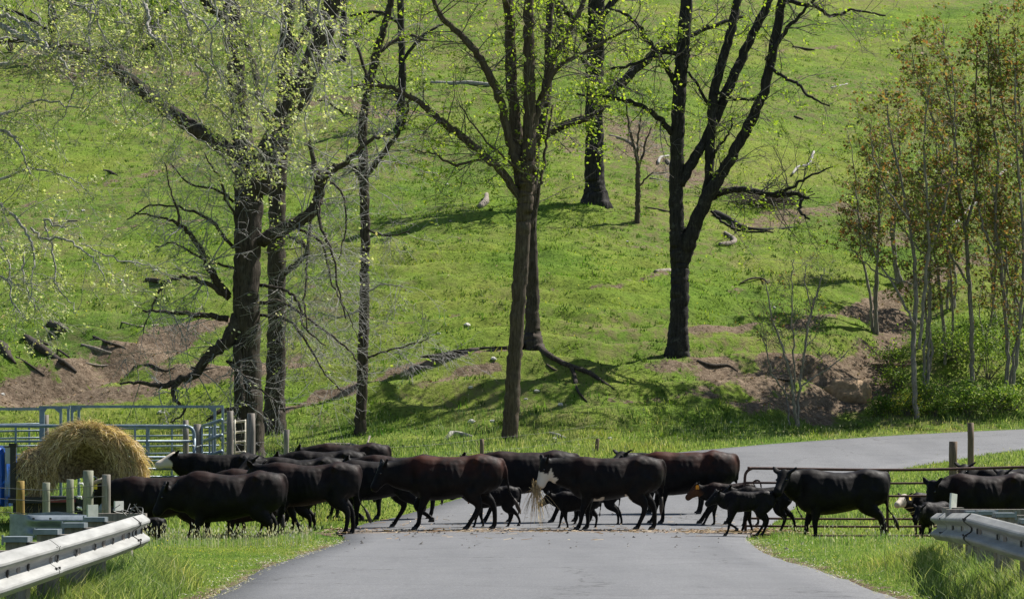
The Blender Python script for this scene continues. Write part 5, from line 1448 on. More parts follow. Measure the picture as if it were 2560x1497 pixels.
def straw_bundle(name, label, c, n, L, spread, dirv, mt='straw', w=0.006, cat='straw', drop=.4, seed=3):
    r = np.random.default_rng(seed); b = Buf()
    for k in range(n):
        p = np.array(c) + r.normal(0, 1, 3) * spread * .35
        d = np.array(dirv) + r.normal(0, .35, 3); d /= np.linalg.norm(d); l = L * r.uniform(.4, 1.1)
        q = p + d * l * .5; e = q + (d + np.array([0, 0, -drop])) * l * .5
        tube(b, [p - d * l * .25, q, e], [w * .6, w * .6, w * .4], 3, False)
    o = b.obj(name, M[mt], None, origin=tuple(c))
    tag(o, label, cat)
    return o

def world_pt(root, v): 
    return Matrix.LocRotScale(root.location, root.rotation_euler, root.scale) @ v

def build_cattle():
    mb = make_bovine
    # left group at the hay
    mb('cow', 'leftmost adult cow, black, pushing its head down under the hay bale', 398, 52.4, .99, 'SbSf', (-1.15, 1.20), 62, -20, 4, 1, tagc='tagyellow', tagside=1, fat=1.06)
    mb('cow', 'white-faced black cow with lifted head eating at the right side of the bale', 548, 60.0, .98, 'SSSS', (-1.05, 1.30), 20, 25, -4, 0, white='face')
    mb('cow', 'brown-tinged black cow seen from behind the left guardrail, second in the front row', 566, 49.6, 1.06, 'fbSb', (-1.05, 1.05), 58, 10, 3, 1, fat=1.10)
    mb('calf', 'black calf with its rump to the road right at the end of the left guardrail', 352, 47.6, .46, 'SSSS', (-.95, 1.2), 40, 0, 8, 0, calf=True, fat=1.35)
    mb('cow', 'black cow behind the hay group showing two ears beside the grey fence post', 742, 58.5, .97, 'SfbS', (-1.1, 1.26), 30, 40, 6, 0)
    mb('cow', 'dark front row cow between the hay eaters and the striding red-backed cow', 764, 51.0, 1.0, 'fBSb', (-1.00, 1.26), 35, -45, 2, 1, tail='tuck', udder=False, dz=-.04)
    mb('calf', 'black calf standing between the legs of the cows beside the guardrail', 610, 52.6, .70, 'SfbS', (-.95, 1.2), 45, 0, 5, 0, calf=True, fat=1.2)
    mb('calf', 'black calf standing behind the belly of the front row cow at the road edge', 700, 53.4, .74, 'fSSb', (-.95, 1.2), 45, 0, -4, 0, calf=True, fat=1.2)
    mb('cow', 'dark cow squeezed in the middle of the left group behind the two front cows', 640, 54.6, .96, 'SbfS', (-1.1, 1.15), 50, 0, 2, 1)
    # rear left rows
    mb('cow', 'charcoal cow in the back row at the left, only its back visible', 800, 62.0, .96, 'SSSf', (-1.1, 1.20), 45, 0, 2, 0)
    mb('cow', 'tall dark cow at the back whose rump stands in front of the fallen grey trunk', 860, 64.5, 1.0, 'SbSS', (-1.15, 1.20), 50, 0, 3, 1)
    mb('cow', 'black cow half hidden behind the third front cow and the walking cow', 935, 54.8, 1.0, 'SLbF', (-1.15, 1.1), 60, 0, 2, 0)
    mb('cow', 'dark cow with grey shine on its back between the two middle rows', 985, 58.5, 1.0, 'SSSS', (-1.1, 1.22), 45, 0, 0, 1)
    # cow D
    mb('cow', 'large black cow with red-brown back striding on the asphalt, a foreleg lifted', 1112, 52.8, 1.06, 'fLFb', (-1.20, 1.16), 56, 14, 2, 2, udder=True, tail='side', gz=.02)
    mb('cow', 'black cow in the second row behind the striding red-backed cow', 1300, 56.6, 1.10, 'FbfB', (-1.18, 1.2), 48, 0, 0, 1)
    mb('calf', 'small black calf trotting behind the rump of the striding red-backed cow', 1215, 54.4, .62, 'fbLf', (-1.0, 1.30), 35, 0, 2, 0, calf=True, fat=1.1)
    # cow E
    e, pv, hd = mb('cow', 'black cow with white muzzle and pale belly patches carrying straw in its mouth', 1508, 52.7, 1.04, 'fSfb', (-1.22, 1.27), 68, 18, 1, 1, white='muzzle', udder=False, tail='hang', gz=.02)
    m = world_pt(e, pv + hd * .55)
    straw_bundle('straw_wisp', 'long wisp of straw hanging from the white-muzzled cow\'s mouth', m, 90, .55, .13, (0.05, -.1, -1), seed=5)
    mb('calf', 'black calf walking under the neck of the white-muzzled cow', 1420, 53.9, .56, 'bfFS', (-.95, 1.22), 40, 10, 2, 0, calf=True, fat=1.2)
    mb('calf', 'brownish black calf whose hind legs show behind the white-muzzled cow\'s forelegs', 1462, 55.6, .62, 'SfbB', (-.95, 1.22), 40, 0, 0, 1, calf=True)
    mb('cow', 'red-brown and black cow whose rump shows behind the white-muzzled cow', 1690, 56.2, 1.10, 'SfbF', (-1.2, 1.15), 50, 0, 0, 2)
    mb('cow', 'black cow farthest back on the road, only ear tips above the white-muzzled cow', 1650, 60, .98, 'SSSS', (-1.1, 1.32), 20, 50, 4, 0)
    # right calves
    mb('calf', 'brown-faced black calf with an orange ear tag leading the calves', 1795, 55.6, .66, 'FSfB', (-.98, 1.22), 42, 5, 2, 1, calf=True, tan=.35, tagc='tagorange', tail='up', tagside=1)
    mb('calf', 'shiny black calf in front of the others crossing onto the asphalt', 1842, 49.6, .60, 'LfFf', (-.92, 1.26), 35, 15, 2, 0, calf=True, tail='side', fat=.98, gz=.02)
    mb('calf', 'black calf under the big right cow\'s head, behind the shiny calf', 1880, 51.4, .66, 'fbfB', (-.95, 1.25), 38, 0, 0, 0, calf=True, tail='side')
    # cow J
    mb('cow', 'heavy all-black cow before the rusty gate turning its head to the camera', 2064, 50.0, .985, 'SfbB', (-1.02, 1.27), 42, 55, 2, 0, fat=1.05, udder=False, tail='tuck')
    mb('calf', 'black and white faced calf peeping out behind the heavy black cow', 2290, 52.6, .66, 'SSSf', (-1.0, 1.2), 20, 20, 30, 0, calf=True, white='face', tagc='tagyellow')
    l, pv, hd = mb('cow', 'black cow with straw in its mouth behind the right guardrail', 2432, 50.4, .96, 'fbSS', (-1.06, 1.16), 66, 40, 0, 1, fat=1.06)
    m = world_pt(l, pv + hd * .53)
    straw_bundle('straw_wisp', 'few orange straw stalks sticking out of the right cow\'s mouth', m, 14, .62, .05, (-.9, -.1, -.45), seed=8, drop=.3)
    mb('calf', 'small black calf standing under the head of the straw-eating right cow', 2300, 49.4, .56, 'SfSb', (-.9, 1.15), 45, 0, 50, 0, calf=True, fat=1.3)
    mb('cow', 'black cow behind the gate whose ears show beside the tall brown post', 2482, 55.0, .90, 'SSSS', (-1.0, 1.34), 30, 60, 0, 0)
    mb('cow', 'black cow at the right edge whose ears rise over the straw-eating cow\'s back', 2578, 54.2, .90, 'SSSS', (-1.0, 1.28), 30, 50, 0, 0)
    # straw, dung and grit on the crossing
    r = np.random.default_rng(9)
    b = Buf()
    for k in range(900):
        x = r.uniform(-3.6, 5.2); y = 51.9 + r.normal(0, .75) if r.random() < .75 else r.uniform(46, 60)
        if r.random() < .35: x = r.uniform(3.2, 5.4); y = 51.2 + r.normal(0, .6)
        z = float(smooth_base(np.array([x]), np.array([y]))[0][0]) + .058
        a = r.uniform(0, 3.14); l = r.uniform(.02, .10)
        d = np.array([math.cos(a) * l, math.sin(a) * l, r.uniform(-.004, .012)])
        p = np.array([x, y, z]); s = np.array([-d[1], d[0], 0]) / l * r.uniform(.003, .008)
        b.add([p - d - s, p + d - s, p + d + s + [0, 0, .008], p - d + s + [0, 0, .008]], [[0, 1, 2, 3]])
    o = b.obj('straw_litter', M['litter'], None, False); tag(o, 'trampled straw strewn across the asphalt under the herd', 'straw', None, 'stuff')
    b = Buf()
    for k in range(420):
        x = r.uniform(-3.4, 5.2); y = 51.8 + r.normal(0, .8) if r.random() < .7 else r.uniform(42, 60)
        z = float(smooth_base(np.array([x]), np.array([y]))[0][0]) + .05
        s = r.uniform(.012, .045); q = r.uniform(0, 6.28, 5)
        V = [[x + math.cos(q_) * s, y + math.sin(q_) * s, z - .01] for q_ in sorted(q)] + [[x, y, z + s * .45]]
        b.add(V, None, [[i, (i + 1) % 5, 5] for i in range(5)])
    o = b.obj('dung_crumbs', M['hoof'], None, True); tag(o, 'dark crumbs of dung and mud trodden on the crossing', 'dung', None, 'stuff')

# ------------------------------------------------------------------ hay bale, truck
def build_bale():
    Y = 56.5; s = F / Y
    X = (222 - 1280) / s; z0 = hz(X, Y)
    cz = 1.12
    root = empty('hay_bale', (X, Y, .62), 'ragged round hay bale with a hollow eaten centre on the flat truck bed', 'hay bale')
    r = np.random.default_rng(21)
    # shell: drooping arch extruded in depth
    R = .98; depth = 1.25
    b = Buf()
    na, nd = 44, 10
    ang = np.linspace(-0.12 * np.pi, 1.12 * np.pi, na)
    V = []
    for j in range(nd):
        yy = -depth / 2 + depth * j / (nd - 1)
        for a in ang:
            rr = R * (1 + .11 * float(vnoise(a * 2.1, yy * 1.5, 3)) + .03 * float(vnoise(a * 9, yy * 5, 6)) + (.10 if math.cos(a) > .5 else 0) * max(0, math.cos(a) - .3))
            x = math.cos(a) * rr * (1.08 if math.cos(a) > 0 else .95); z = math.sin(a) * rr * .96
            if z < 0: x *= 1.06
            e = min(j, nd - 1 - j) / 2.0; k = 1 if e >= 1 else .93 + .07 * e
            V.append([X + x * k, Y + yy, cz + z * k])
    V = np.array(V); i = np.arange(nd - 1)[:, None] * na; jn = np.arange(na - 1)[None, :]
    q = np.stack([i + jn, i + jn + 1, i + na + jn + 1, i + na + jn], -1).reshape(-1, 4)
    b.add(V, q)
    part(b, 'bale_shell', M['hay'], root)
    # end face: rings of hay sinking into the hollow
    b = Buf(); nr = 9; V = []
    for k in range(nr):
        f = 1 - k / (nr - 1) * .97
        dep = .0 if f > .74 else (.74 - f) * 1.1
        for a in ang:
            rr = R * .94 * f * (1 + .05 * float(vnoise(a * 3, f * 4, 13)))
            x = math.cos(a) * rr * (1.08 if math.cos(a) > 0 else .95); z = math.sin(a) * rr * .96
            V.append([X + x, Y - depth / 2 + dep + .05 * float(vnoise(a * 5, f * 9, 2)) - (.03 if k % 2 else 0), cz + z - (.05 if f < .6 else 0)])
    i = np.arange(nr - 1)[:, None] * na
    q = np.stack([i + jn, i + na + jn, i + na + jn + 1, i + jn + 1], -1).reshape(-1, 4)
    b.add(np.array(V), q); part(b, 'bale_end', M['hay'], root)
    # loose straws
    b = Buf()
    def straw(p, d, l, w=.008):
        d = np.array(d) / (np.linalg.norm(d) + 1e-6)
        m = p + d * l * .5 + r.normal(0, .02, 3); e = p + d * l + np.array([0, 0, -.25 * l])
        sd = np.array([d[2], 0.2, -d[0]]) + r.normal(0, .7, 3); sd -= d * np.dot(sd, d); sd = sd / np.linalg.norm(sd) * w * .5
        b.add([p - sd, p + sd, m + sd, m - sd, e], [[0, 1, 2, 3]], [[3, 2, 4]])
    for k in range(1500):       # matted tufts: several straws share a root and a lie
        a = r.uniform(-.12 * np.pi, 1.12 * np.pi); yy = -depth / 2 + (abs(r.normal(0, .25)) if r.random() < .6 else -.02)
        rr = R * (r.uniform(.98, 1.06) if yy > -depth / 2 else r.uniform(.6, 1.0))
        cx = math.cos(a) * rr * (1.08 + .10 * max(0, math.cos(a)) if math.cos(a) > 0 else .95); zz = math.sin(a) * rr * .96
        tn = np.array([np.sign(math.cos(a)) * abs(math.sin(a)), -.2, -abs(math.cos(a))]) + r.normal(0, .5, 3)
        for q in range(r.integers(3, 8)):
            straw(np.array([X + cx, Y + yy, cz + zz]) + r.normal(0, .018, 3), tn + r.normal(0, .16, 3), r.uniform(.12, .32), r.uniform(.006, .013))
    for k in range(2500):
        a = r.uniform(-.12 * np.pi, 1.12 * np.pi)
        if r.random() < .62:
            yy = -depth / 2 + abs(r.normal(0, .25)); rr = R * r.uniform(.98, 1.05)
        else:
            yy = -depth / 2 - .02 + r.uniform(-.04, .02); rr = R * r.uniform(.62, 1.0)
        cx = math.cos(a) * rr * (1.08 + .10 * max(0, math.cos(a)) if math.cos(a) > 0 else .95); zz = math.sin(a) * rr * .96
        tn = np.array([-math.sin(a), 0, math.cos(a)]) * (1 if math.cos(a) < 0 else -1) * -1
        if math.cos(a) > 0: tn = np.array([math.sin(a), 0, -math.cos(a)])
        else: tn = np.array([-math.sin(a), 0, math.cos(a)])
        tn = np.array([np.sign(math.cos(a)) * abs(math.sin(a)), 0, -abs(math.cos(a))])
        straw(np.array([X + cx, Y + yy, cz + zz]), tn + r.normal(0, .45, 3) * np.array([1, .6, 1]), r.uniform(.08, .26), r.uniform(.005, .012))
    for k in range(2600):
        a = r.uniform(-.1 * np.pi, 1.1 * np.pi); yy = -depth / 2 + r.uniform(-.03, .5)
        rr = R * r.uniform(.97, 1.03); cx = math.cos(a) * rr * (1.10 if math.cos(a) > 0 else .95); zz = math.sin(a) * rr * .96
        nd = np.array([math.cos(a), -.25, math.sin(a)])
        straw(np.array([X + cx, Y + yy, cz + zz]), nd * r.uniform(.3, 1.1) + np.array([np.sign(math.cos(a)) * .6, 0, -.7]) + r.normal(0, .45, 3), r.uniform(.07, .24), r.uniform(.005, .011))
    # fringe hanging at the right and left feet
    for k in range(2400):
        sx = r.choice([-1, 1], p=[.45, .55]); x = X + sx * (R * 1.06 + r.uniform(-.22, .30 if sx > 0 else .1)); z = cz + r.uniform(-.75, -.05) - (.15 if sx > 0 else 0)
        if sx > 0: x = X + R * .7 + (cz + .6 - z) * .42 + r.normal(0, .07)
        straw(np.array([x, Y - depth / 2 + abs(r.normal(0, .22)), z]), np.array([sx * .35, -.05, -1]) + r.normal(0, .4, 3), r.uniform(.1, .32), r.uniform(.006, .012))
    o = part(b, 'loose_straws', M['straw'], root, False); o['kind'] = 'stuff'
    # inner back wall so the hollow is dark hay, not sky
    # side clump near the cab
    c2 = P(88, 1170, 56.0, 1.0)
    root2 = empty('hay_clump', tuple(c2), 'torn pale clump of hay between the blue cab and the round bale', 'hay')
    b = Buf(); core = Buf()
    th_ = np.linspace(-.95, .95, 9)
    loft(core, [(c2.x, c2.y, c2.z + t * .42) for t in th_], np.sqrt(1 - th_ ** 2) * .34, np.sqrt(1 - th_ ** 2) * .36, (0, 1, 0), (1, 0, 0), 14, 2)
    part(core, 'hay_core', M['hay'], root2)
    for k in range(1500):
        v = r.normal(0, 1, 3); v /= np.linalg.norm(v)
        straw(np.array(c2) + v * np.array([.36, .34, .44]), v * np.array([.5, .5, .2]) + np.array([0, 0, -.8]) + r.normal(0, .5, 3), r.uniform(.08, .26), r.uniform(.006, .013))
    part(b, 'loose_straws', M['straw'], root2, False)['kind'] = 'stuff'
    # flat bed truck, cab cut by the left edge
    t = empty('flatbed_truck', (X - 2.2, Y + .2, z0), 'blue farm truck cut off by the left edge, carrying the hay', 'truck')
    b = Buf()
    cabx = (22 - 1280) * Y / F
    prof = [(0, .42), (.02, 1.1), (0, 1.50), (-.05, 1.60), (-.13, 1.65), (-.7, 1.70), (-1.2, 2.45), (-2.1, 2.5), (-2.3, 1.6), (-3.2, 1.45), (-3.45, .95), (-3.45, .42)]
    ys_ = [Y - .62, Y - .52, Y + .9, Y + 1.0]
    V = []
    for k, yy in enumerate(ys_):
        ins = .05 if k in (0, 3) else 0
        for (dx, z) in prof: V.append([cabx + dx - (ins if dx > -1 else -ins), yy, z + (ins if z < 1 else -ins)])
    m = len(prof); q = []
    for k in range(3):
        for i2 in range(m): q.append([k * m + i2, k * m + (i2 + 1) % m, (k + 1) * m + (i2 + 1) % m, (k + 1) * m + i2])
    tri = [[0, i2 + 1, i2] for i2 in range(1, m - 1)] + [[3 * m, 3 * m + i2, 3 * m + i2 + 1] for i2 in range(1, m - 1)]
    b.add(V, q, tri); part(b, 'cab', M['blue'], t, False)
    b = Buf(); box(b, (cabx - .25, Y - .63, 1.05), .46, .02, .035); part(b, 'body_crease', M['blue'], t, False)
    b = Buf(); box(b, (cabx + .12, Y - .45, 1.46), .2, .16, .34); part(b, 'lamp_housing', M['glass'], t, False)
    b = Buf(); box(b, (cabx + .12, Y - .45, 1.64), .26, .2, .03); box(b, (cabx + .23, Y - .54, 1.46), .03, .03, .36); part(b, 'lamp_frame', M['black'], t, False)
    b = Buf(); box(b, (cabx + 1.7, Y + .1, .56), 3.1, 2.0, .12); part(b, 'flat_bed', M['black'], t, False)
    b = Buf(); box(b, (cabx + 1.2, Y - .92, .55), .62, .03, .06); part(b, 'red_side_marker', M['redpaint'], t, False)
    b = Buf(); box(b, (cabx + 1.7, Y - .6, .40), 3.0, .1, .2); box(b, (cabx + 1.7, Y + .6, .40), 3.0, .1, .2); part(b, 'chassis', M['black'], t, False)
    b = Buf(); box(b, (cabx + .22, Y - .72, 1.08), .11, .10, 1.15); box(b, (cabx + .22, Y - .72, 1.68), .16, .14, .05); part(b, 'headboard_post', M['black'], t, False)
    for (wx, wy) in ((cabx + 1.9, Y - .8), (cabx + 1.9, Y + .8), (cabx - 2.6, Y - .55), (cabx - 2.6, Y + .9)):
        b = Buf(); tube(b, [(wx, wy - .12, .37 + z0 * 0), (wx, wy - .09, .37), (wx, wy + .09, .37), (wx, wy + .12, .37)], [.30, .37, .37, .30], 24); w = part(b, 'wheel', M['rubber'], t)
        b = Buf(); tube(b, [(wx, wy - .13, .37), (wx, wy - .115, .37)], [.17, .19], 18)
        o = b.obj('rim', M['galv_dark'], None, True, origin=tuple(t.location)); o.parent = w; o.location = (0, 0, 0)

# ------------------------------------------------------------------ pen, posts, gates, fences
def wood_post(label, px, ytop, ybot, w, Y, mt='post', lean=0.0, group='wooden fence posts', name='fence_post', k=1.0, extra=None):
    """post given by photo pixels; it always reaches the ground"""
    X = (px * k - 1280) * Y / F; zt = EYE + (YH - ytop * k) * Y / F; g = hz(X, Y)
    r = w * k * Y / F * .5
    rr = np.random.default_rng(int(px))
    zs = np.linspace(g - .25, zt, 7)
    pts = [[X + lean * (z - g) + rr.normal(0, .003), Y, z] for z in zs]
    b = Buf(); tube(b, pts + [[pts[-1][0], Y, zt + .004]], [r * 1.05, r * 1.03, r, r * .99, r * .98, r * .97, r * .96, r * .82], 12, True, None, r * .07, int(px) % 50)
    o = b.obj(name, M[mt], None, True, origin=(X, Y, g))
    tag(o, label, 'post', group)
    return o

def tubing(buf, pts, r=.022, n=8, m=5, sm=True):
    c = catmull(pts, m) if sm and len(pts) > 2 else np.array([list(p) for p in pts], float)
    tube(buf, c, np.full(len(c), r), n, True)

def build_pen():
    Yp = 62.0
    def Q(x, y, Y=Yp): return np.array(P(x, y, Y, 1.0))
    # long front gate with rounded corner
    g = empty('pen_gate', tuple(Q(245, 1185)), 'long blue-grey tube gate with a rounded top right corner in front of the pen', 'gate', 'blue-grey pen panels')
    Yg = 60.5
    b = Buf(); tubing(b, [Q(-260, 1064, Yg), Q(-250, 1064, Yg), Q(460, 1065, Yg), Q(466, 1065, Yg)], .038, 8, 5, False)
    c = catmull([Q(466, 1065, Yg), Q(478, 1070, Yg), Q(484, 1080, Yg), Q(485.5, 1095, Yg)], 5); tube(b, c, np.full(len(c), .038), 8)
    tubing(b, [Q(485.5, 1095, Yg), Q(486, 1200, Yg)], .038, 8, 2, False); tubing(b, [Q(-262, 1064, Yg), Q(-262, 1200, Yg)], .038)
    part(b, 'outer_frame', M['gate_blue'], g)
    for y in (1103, 1143, 1172, 1192):
        b = Buf(); tubing(b, [Q(-260, y, Yg), Q(484, y - .3, Yg)], .028); part(b, 'rail', M['gate_blue'], g)
    for x in (-120, 40, 338, 368):
        b = Buf(); box(b, Q(x, 1130, Yg) + np.array([0, -.03, 0]), .045, .02, 1.12); part(b, 'upright', M['gate_blue'], g, False)
    # panels behind
    for nm, lab, x0, x1, Y1, Y2, ys, ups in (
        ('livestock_hurdle', 'blue-grey livestock panel with thin rails behind the hay bale', 178, 548, 64.5, 64.5, (1071, 1090, 1116, 1134, 1152, 1172), (215, 262, 300, 338, 372, 430)),
        ('livestock_hurdle', 'blue-grey livestock panel at the far left behind the truck', -180, 100, 63.5, 62.5, (1062, 1079, 1097, 1117, 1138, 1160), (-100, -20, 73))):
        g = empty(nm, tuple(Q((x0 + x1) / 2, 1190, Y1)), lab, 'panel', 'blue-grey pen panels')
        for y in ys:
            b = Buf(); tubing(b, [Q(x0, y + 2, Y1), Q(x1, y - 3, Y2)], .022); part(b, 'rail', M['gate_blue'], g)
        for x in ups:
            b = Buf(); box(b, Q(x, 1128, (Y1 + Y2) / 2), .04, .03, 1.15); part(b, 'upright', M['gate_blue'], g, False)
    # tall overhead frames (bow gates)
    def frame(lab, x0, x1, ytop, ybot, cols, Y, gus):
        g = empty('overhead_frame', tuple(Q((x0 + x1) / 2, ybot, Y)), lab, 'frame', 'overhead frames of the pen')
        b = Buf(); box(b, (Q(x0, ytop, Y) + Q(x1, ytop, Y)) / 2, (x1 - x0) * Y / F, .07, .06); part(b, 'header', M['gate_blue'], g, False)
        for x in cols:
            z1 = Q(x, ytop, Y)[2] - .03; z0 = hz(Q(x, ytop, Y)[0], Y) - .05
            b = Buf(); box(b, (Q(x, ytop, Y)[0], Y, (z0 + z1) / 2), .055, .06, z1 - z0); part(b, 'upright', M['gate_blue'], g, False)
        for (xa, xb) in gus:
            a = Q(xa, ytop + 3, Y); c_ = Q(xb, ytop + 3, Y); d = Q(xb, ytop + 17, Y); e = Q((xa + xb) / 2, ytop + 10, Y)
            b = Buf(); V = [a, c_, d, e]; V = [v + np.array([0, -.012, 0]) for v in V] + [v + np.array([0, .012, 0]) for v in V]
            b.add(V, [[0, 1, 2, 3], [7, 6, 5, 4], [0, 4, 5, 1], [1, 5, 6, 2], [2, 6, 7, 3], [3, 7, 4, 0]]); part(b, 'gusset', M['gate_blue'], g, False)
    frame('wide blue-grey overhead bow frame reaching to the tied wooden posts', 172, 559, 1016, 1175, (180, 197, 537, 557), Yp, ((200, 180), (520, 537), (205, 197)))
    frame('short blue-grey overhead frame above the hay bale', 98, 176, 1018, 1180, (102, 108, 152, 171), Yp - 1.0, ((135, 152), (118, 108)))
    frame('low blue-grey overhead bar leaving the photo at the left edge', -160, 100, 1022, 1180, (-158, -120), Yp + .6, ())
    # slanting gate
    g = empty('slanted_gate', tuple(Q(530, 1190, 61)), 'blue-grey slanting gate of four thick rails between two grey posts', 'gate', 'blue-grey pen panels')
    for (ya, yb) in ((1068, 1049), (1106, 1087), (1146, 1127), (1178, 1163)):
        b = Buf(); tubing(b, [Q(497, ya, 61.3), Q(555, yb, 60.4)], .036); part(b, 'rail', M['gate_blue'], g)
    for x in (505, 524, 531):
        b = Buf(); box(b, Q(x, 1122, 60.9), .04, .05, 1.0); part(b, 'upright', M['gate_blue'], g, False)
    # cream gate
    g = empty('tube_gate', tuple(Q(600, 1190, 61)), 'narrow cream white tube gate between the two stout grey posts', 'gate')
    for y in (1054, 1080, 1105, 1131, 1157):
        b = Buf(); tubing(b, [Q(560, y + 3, 61.6), Q(613, y - 2, 61.2)], .026); part(b, 'rail', M['gate_cream'], g)
    for x in (587, 613):
        b = Buf(); tubing(b, [Q(x, 1048, 61.3), Q(x, 1172, 61.3)], .02); part(b, 'upright', M['gate_cream'], g)
    W = wood_post
    W('grey wooden post behind the hay bale at the short overhead frame', 114, 1037, 1180, 16, 62.2)
    W('grey wooden post just behind the rounded gate corner', 464, 1050, 1180, 15, 62.3)
    W('grey wooden post tied to the rounded gate corner with white wire', 493, 1060, 1180, 20, 60.9)
    W('stout grey post left of the narrow cream gate', 575, 1027, 1180, 18, 61.0)
    W('stoutest pale grey post right of the narrow cream gate', 628, 1033, 1180, 21, 60.6)
    # tie wires
    b = Buf(); tubing(b, [Q(480, 1112, 60.3), Q(492, 1116, 60.6), Q(503, 1113, 60.6)], .012); tag(b.obj('tie_wire', M['white'], None), 'twist of white wire tying the gate to its post', 'wire')
    # back fence along the verge
    for (lab, px, yt, w, Y, mt, ln) in (('grey fence post right of the pen behind the herd', 702, 1057, 13, 66, 'post', .02), ('short fence post by the fallen grey trunk', 932, 1092, 12, 72, 'post_brown', 0),
                                       ('short dark fence post left of the middle tree foot', 1186, 1080, 11, 76, 'post_brown', 0), ('short fence post in the verge right of the middle tree', 1469, 1079, 10, 83.5, 'post_brown', .05),
                                       ('short fence post under the lone sapling', 2025, 1019, 12, 97.5, 'post', 0), ('tall leaning fence post beside the bare gully', 2128, 906, 14, 103, 'post', .12),
                                       ('tiny fence post at the foot of the right bank', 1706, 1045, 8, 93, 'post_brown', 0)):
        W(lab, px, yt, 0, w, Y, mt, ln, 'posts of the pasture fence', k=K)
    pts = [(645, 1070, 63), (702, 1068, 66), (932, 1100, 72), (1186, 1088, 76), (1469, 1086, 83.5)]
    root = empty('wire_fence', tuple(P(700, 1100, 66)), 'thin wires of the pasture fence sagging between the low posts behind the herd', 'fence')
    for dzz in (0, .35):
        b = Buf()
        for (a, c_) in zip(pts[:-1], pts[1:]):
            A = np.array(P(*a)); B = np.array(P(*c_)); A[2] = hz(A[0], A[1]) + .45 + dzz; B[2] = hz(B[0], B[1]) + .45 + dzz
            mid = (A + B) / 2; mid[2] -= .04; c = catmull([A, mid, B], 4); tube(b, c, np.full(len(c), .0025), 4, False)
        part(b, 'wire', M['wire'], root)
    # front left posts with insulators and wires
    fp = [('short post with yellow lichen nearest the blue truck', 51, 1202, 21, 'post_yellow'), ('short grey post left of the flared guardrail tip', 115, 1206, 20, 'post_green'),
          ('short grey post before the hay bale with white insulators', 176, 1198, 19, 'post_green'), ('tall green-grey post, stoutest of the row by the hay bale', 221, 1176, 27, 'post_green'),
          ('frayed grey post at the end of the row, left of the first cow', 266, 1186, 22, 'post')]
    for lab, px, yt, w, mt in fp:
        W(lab, px, yt, 0, w, 44.5, mt, 0, 'wooden posts before the hay bale')
    a = P(232, 1208, 44.6, 1.0); c_ = P(262, 1196, 44.6, 1.0)
    b = Buf(); tube(b, [list(a), list(c_)], [.035, .035], 8); tag(b.obj('brace_rail', M['post'], None, origin=tuple(a)), 'short round rail bracing the tall post to the frayed post', 'rail')
    root = empty('electric_fence', tuple(P(150, 1290, 44.4, 1.0)), 'strands of electric fence wire strung along the short posts before the bale', 'fence')
    for y in (1219, 1246, 1279):
        b = Buf(); c = [P(-60, y - 4, 44.3, 1.0), P(51, y + 3, 44.3, 1.0), P(115, y + 6, 44.3, 1.0), P(176, y, 44.3, 1.0), P(221, y - 4, 44.3, 1.0), P(266, y - 6, 44.3, 1.0)]
        c = [list(v) for v in c]; tube(b, c, np.full(len(c), .005), 4, False); part(b, 'wire', M['wire'], root)
    for (x, y) in ((197, 1243), (197, 1270), (201, 1210)):
        b = Buf(); a = np.array(P(x, y, 44.25, 1.0)); tube(b, [a - [.03, 0, -.02], a, a + [.03, 0, .01], a + [.05, 0, -.03]], [.014, .026, .022, .01], 8); part(b, 'insulator', M['white'], root)
    # right side posts
    W('weathered grey post behind the rusty gate, left of the tall brown one', 2345, 1086, 0, 21, 60, 'post_brown', 0, k=K)
    W('tall thin brown post behind the rusty gate', 2389, 1040, 0, 16, 62, 'post_brown', 0, k=K)
    W('low stub post half hidden by cattle ears right of the tall brown post', 2414, 1163, 0, 22, 58, 'post', 0, k=K)
    W('weathered grey post at the right edge above the last cow', 2496, 1158, 0, 22, 57, 'post', 0, k=K)
    # rusty gate
    Yg = 51.6
    def Gt(x, y): return np.array(P(x, y, Yg, 1.0))
    g = empty('rusty_gate', tuple(Gt(2210, 1340)), 'long low rusty tube gate standing open behind the right-hand cattle', 'gate')
    b = Buf(); c = catmull([Gt(1864, 1345), Gt(1863, 1250), Gt(1862, 1200), Gt(1866, 1180), Gt(1880, 1170.5), Gt(1900, 1170), Gt(2250, 1174), Gt(2600, 1166), Gt(2680, 1166)], 6)
    tube(b, c, np.full(len(c), .027), 8); part(b, 'outer_frame', M['rust'], g)
    for y in (1206, 1238, 1295, 1314, 1337):
        b = Buf(); c = catmull([Gt(1864, y), Gt(2250, y + 1.5), Gt(2680, y - 3)], 5); tube(b, c, np.full(len(c), .021), 8); part(b, 'rail', M['rust'], g)
    for x in (2018, 2218, 2398, 2580):
        b = Buf(); box(b, Gt(x, 1252) + np.array([0, -.03, 0]), .05, .02, 1.2); part(b, 'upright', M['rust'], g, False)

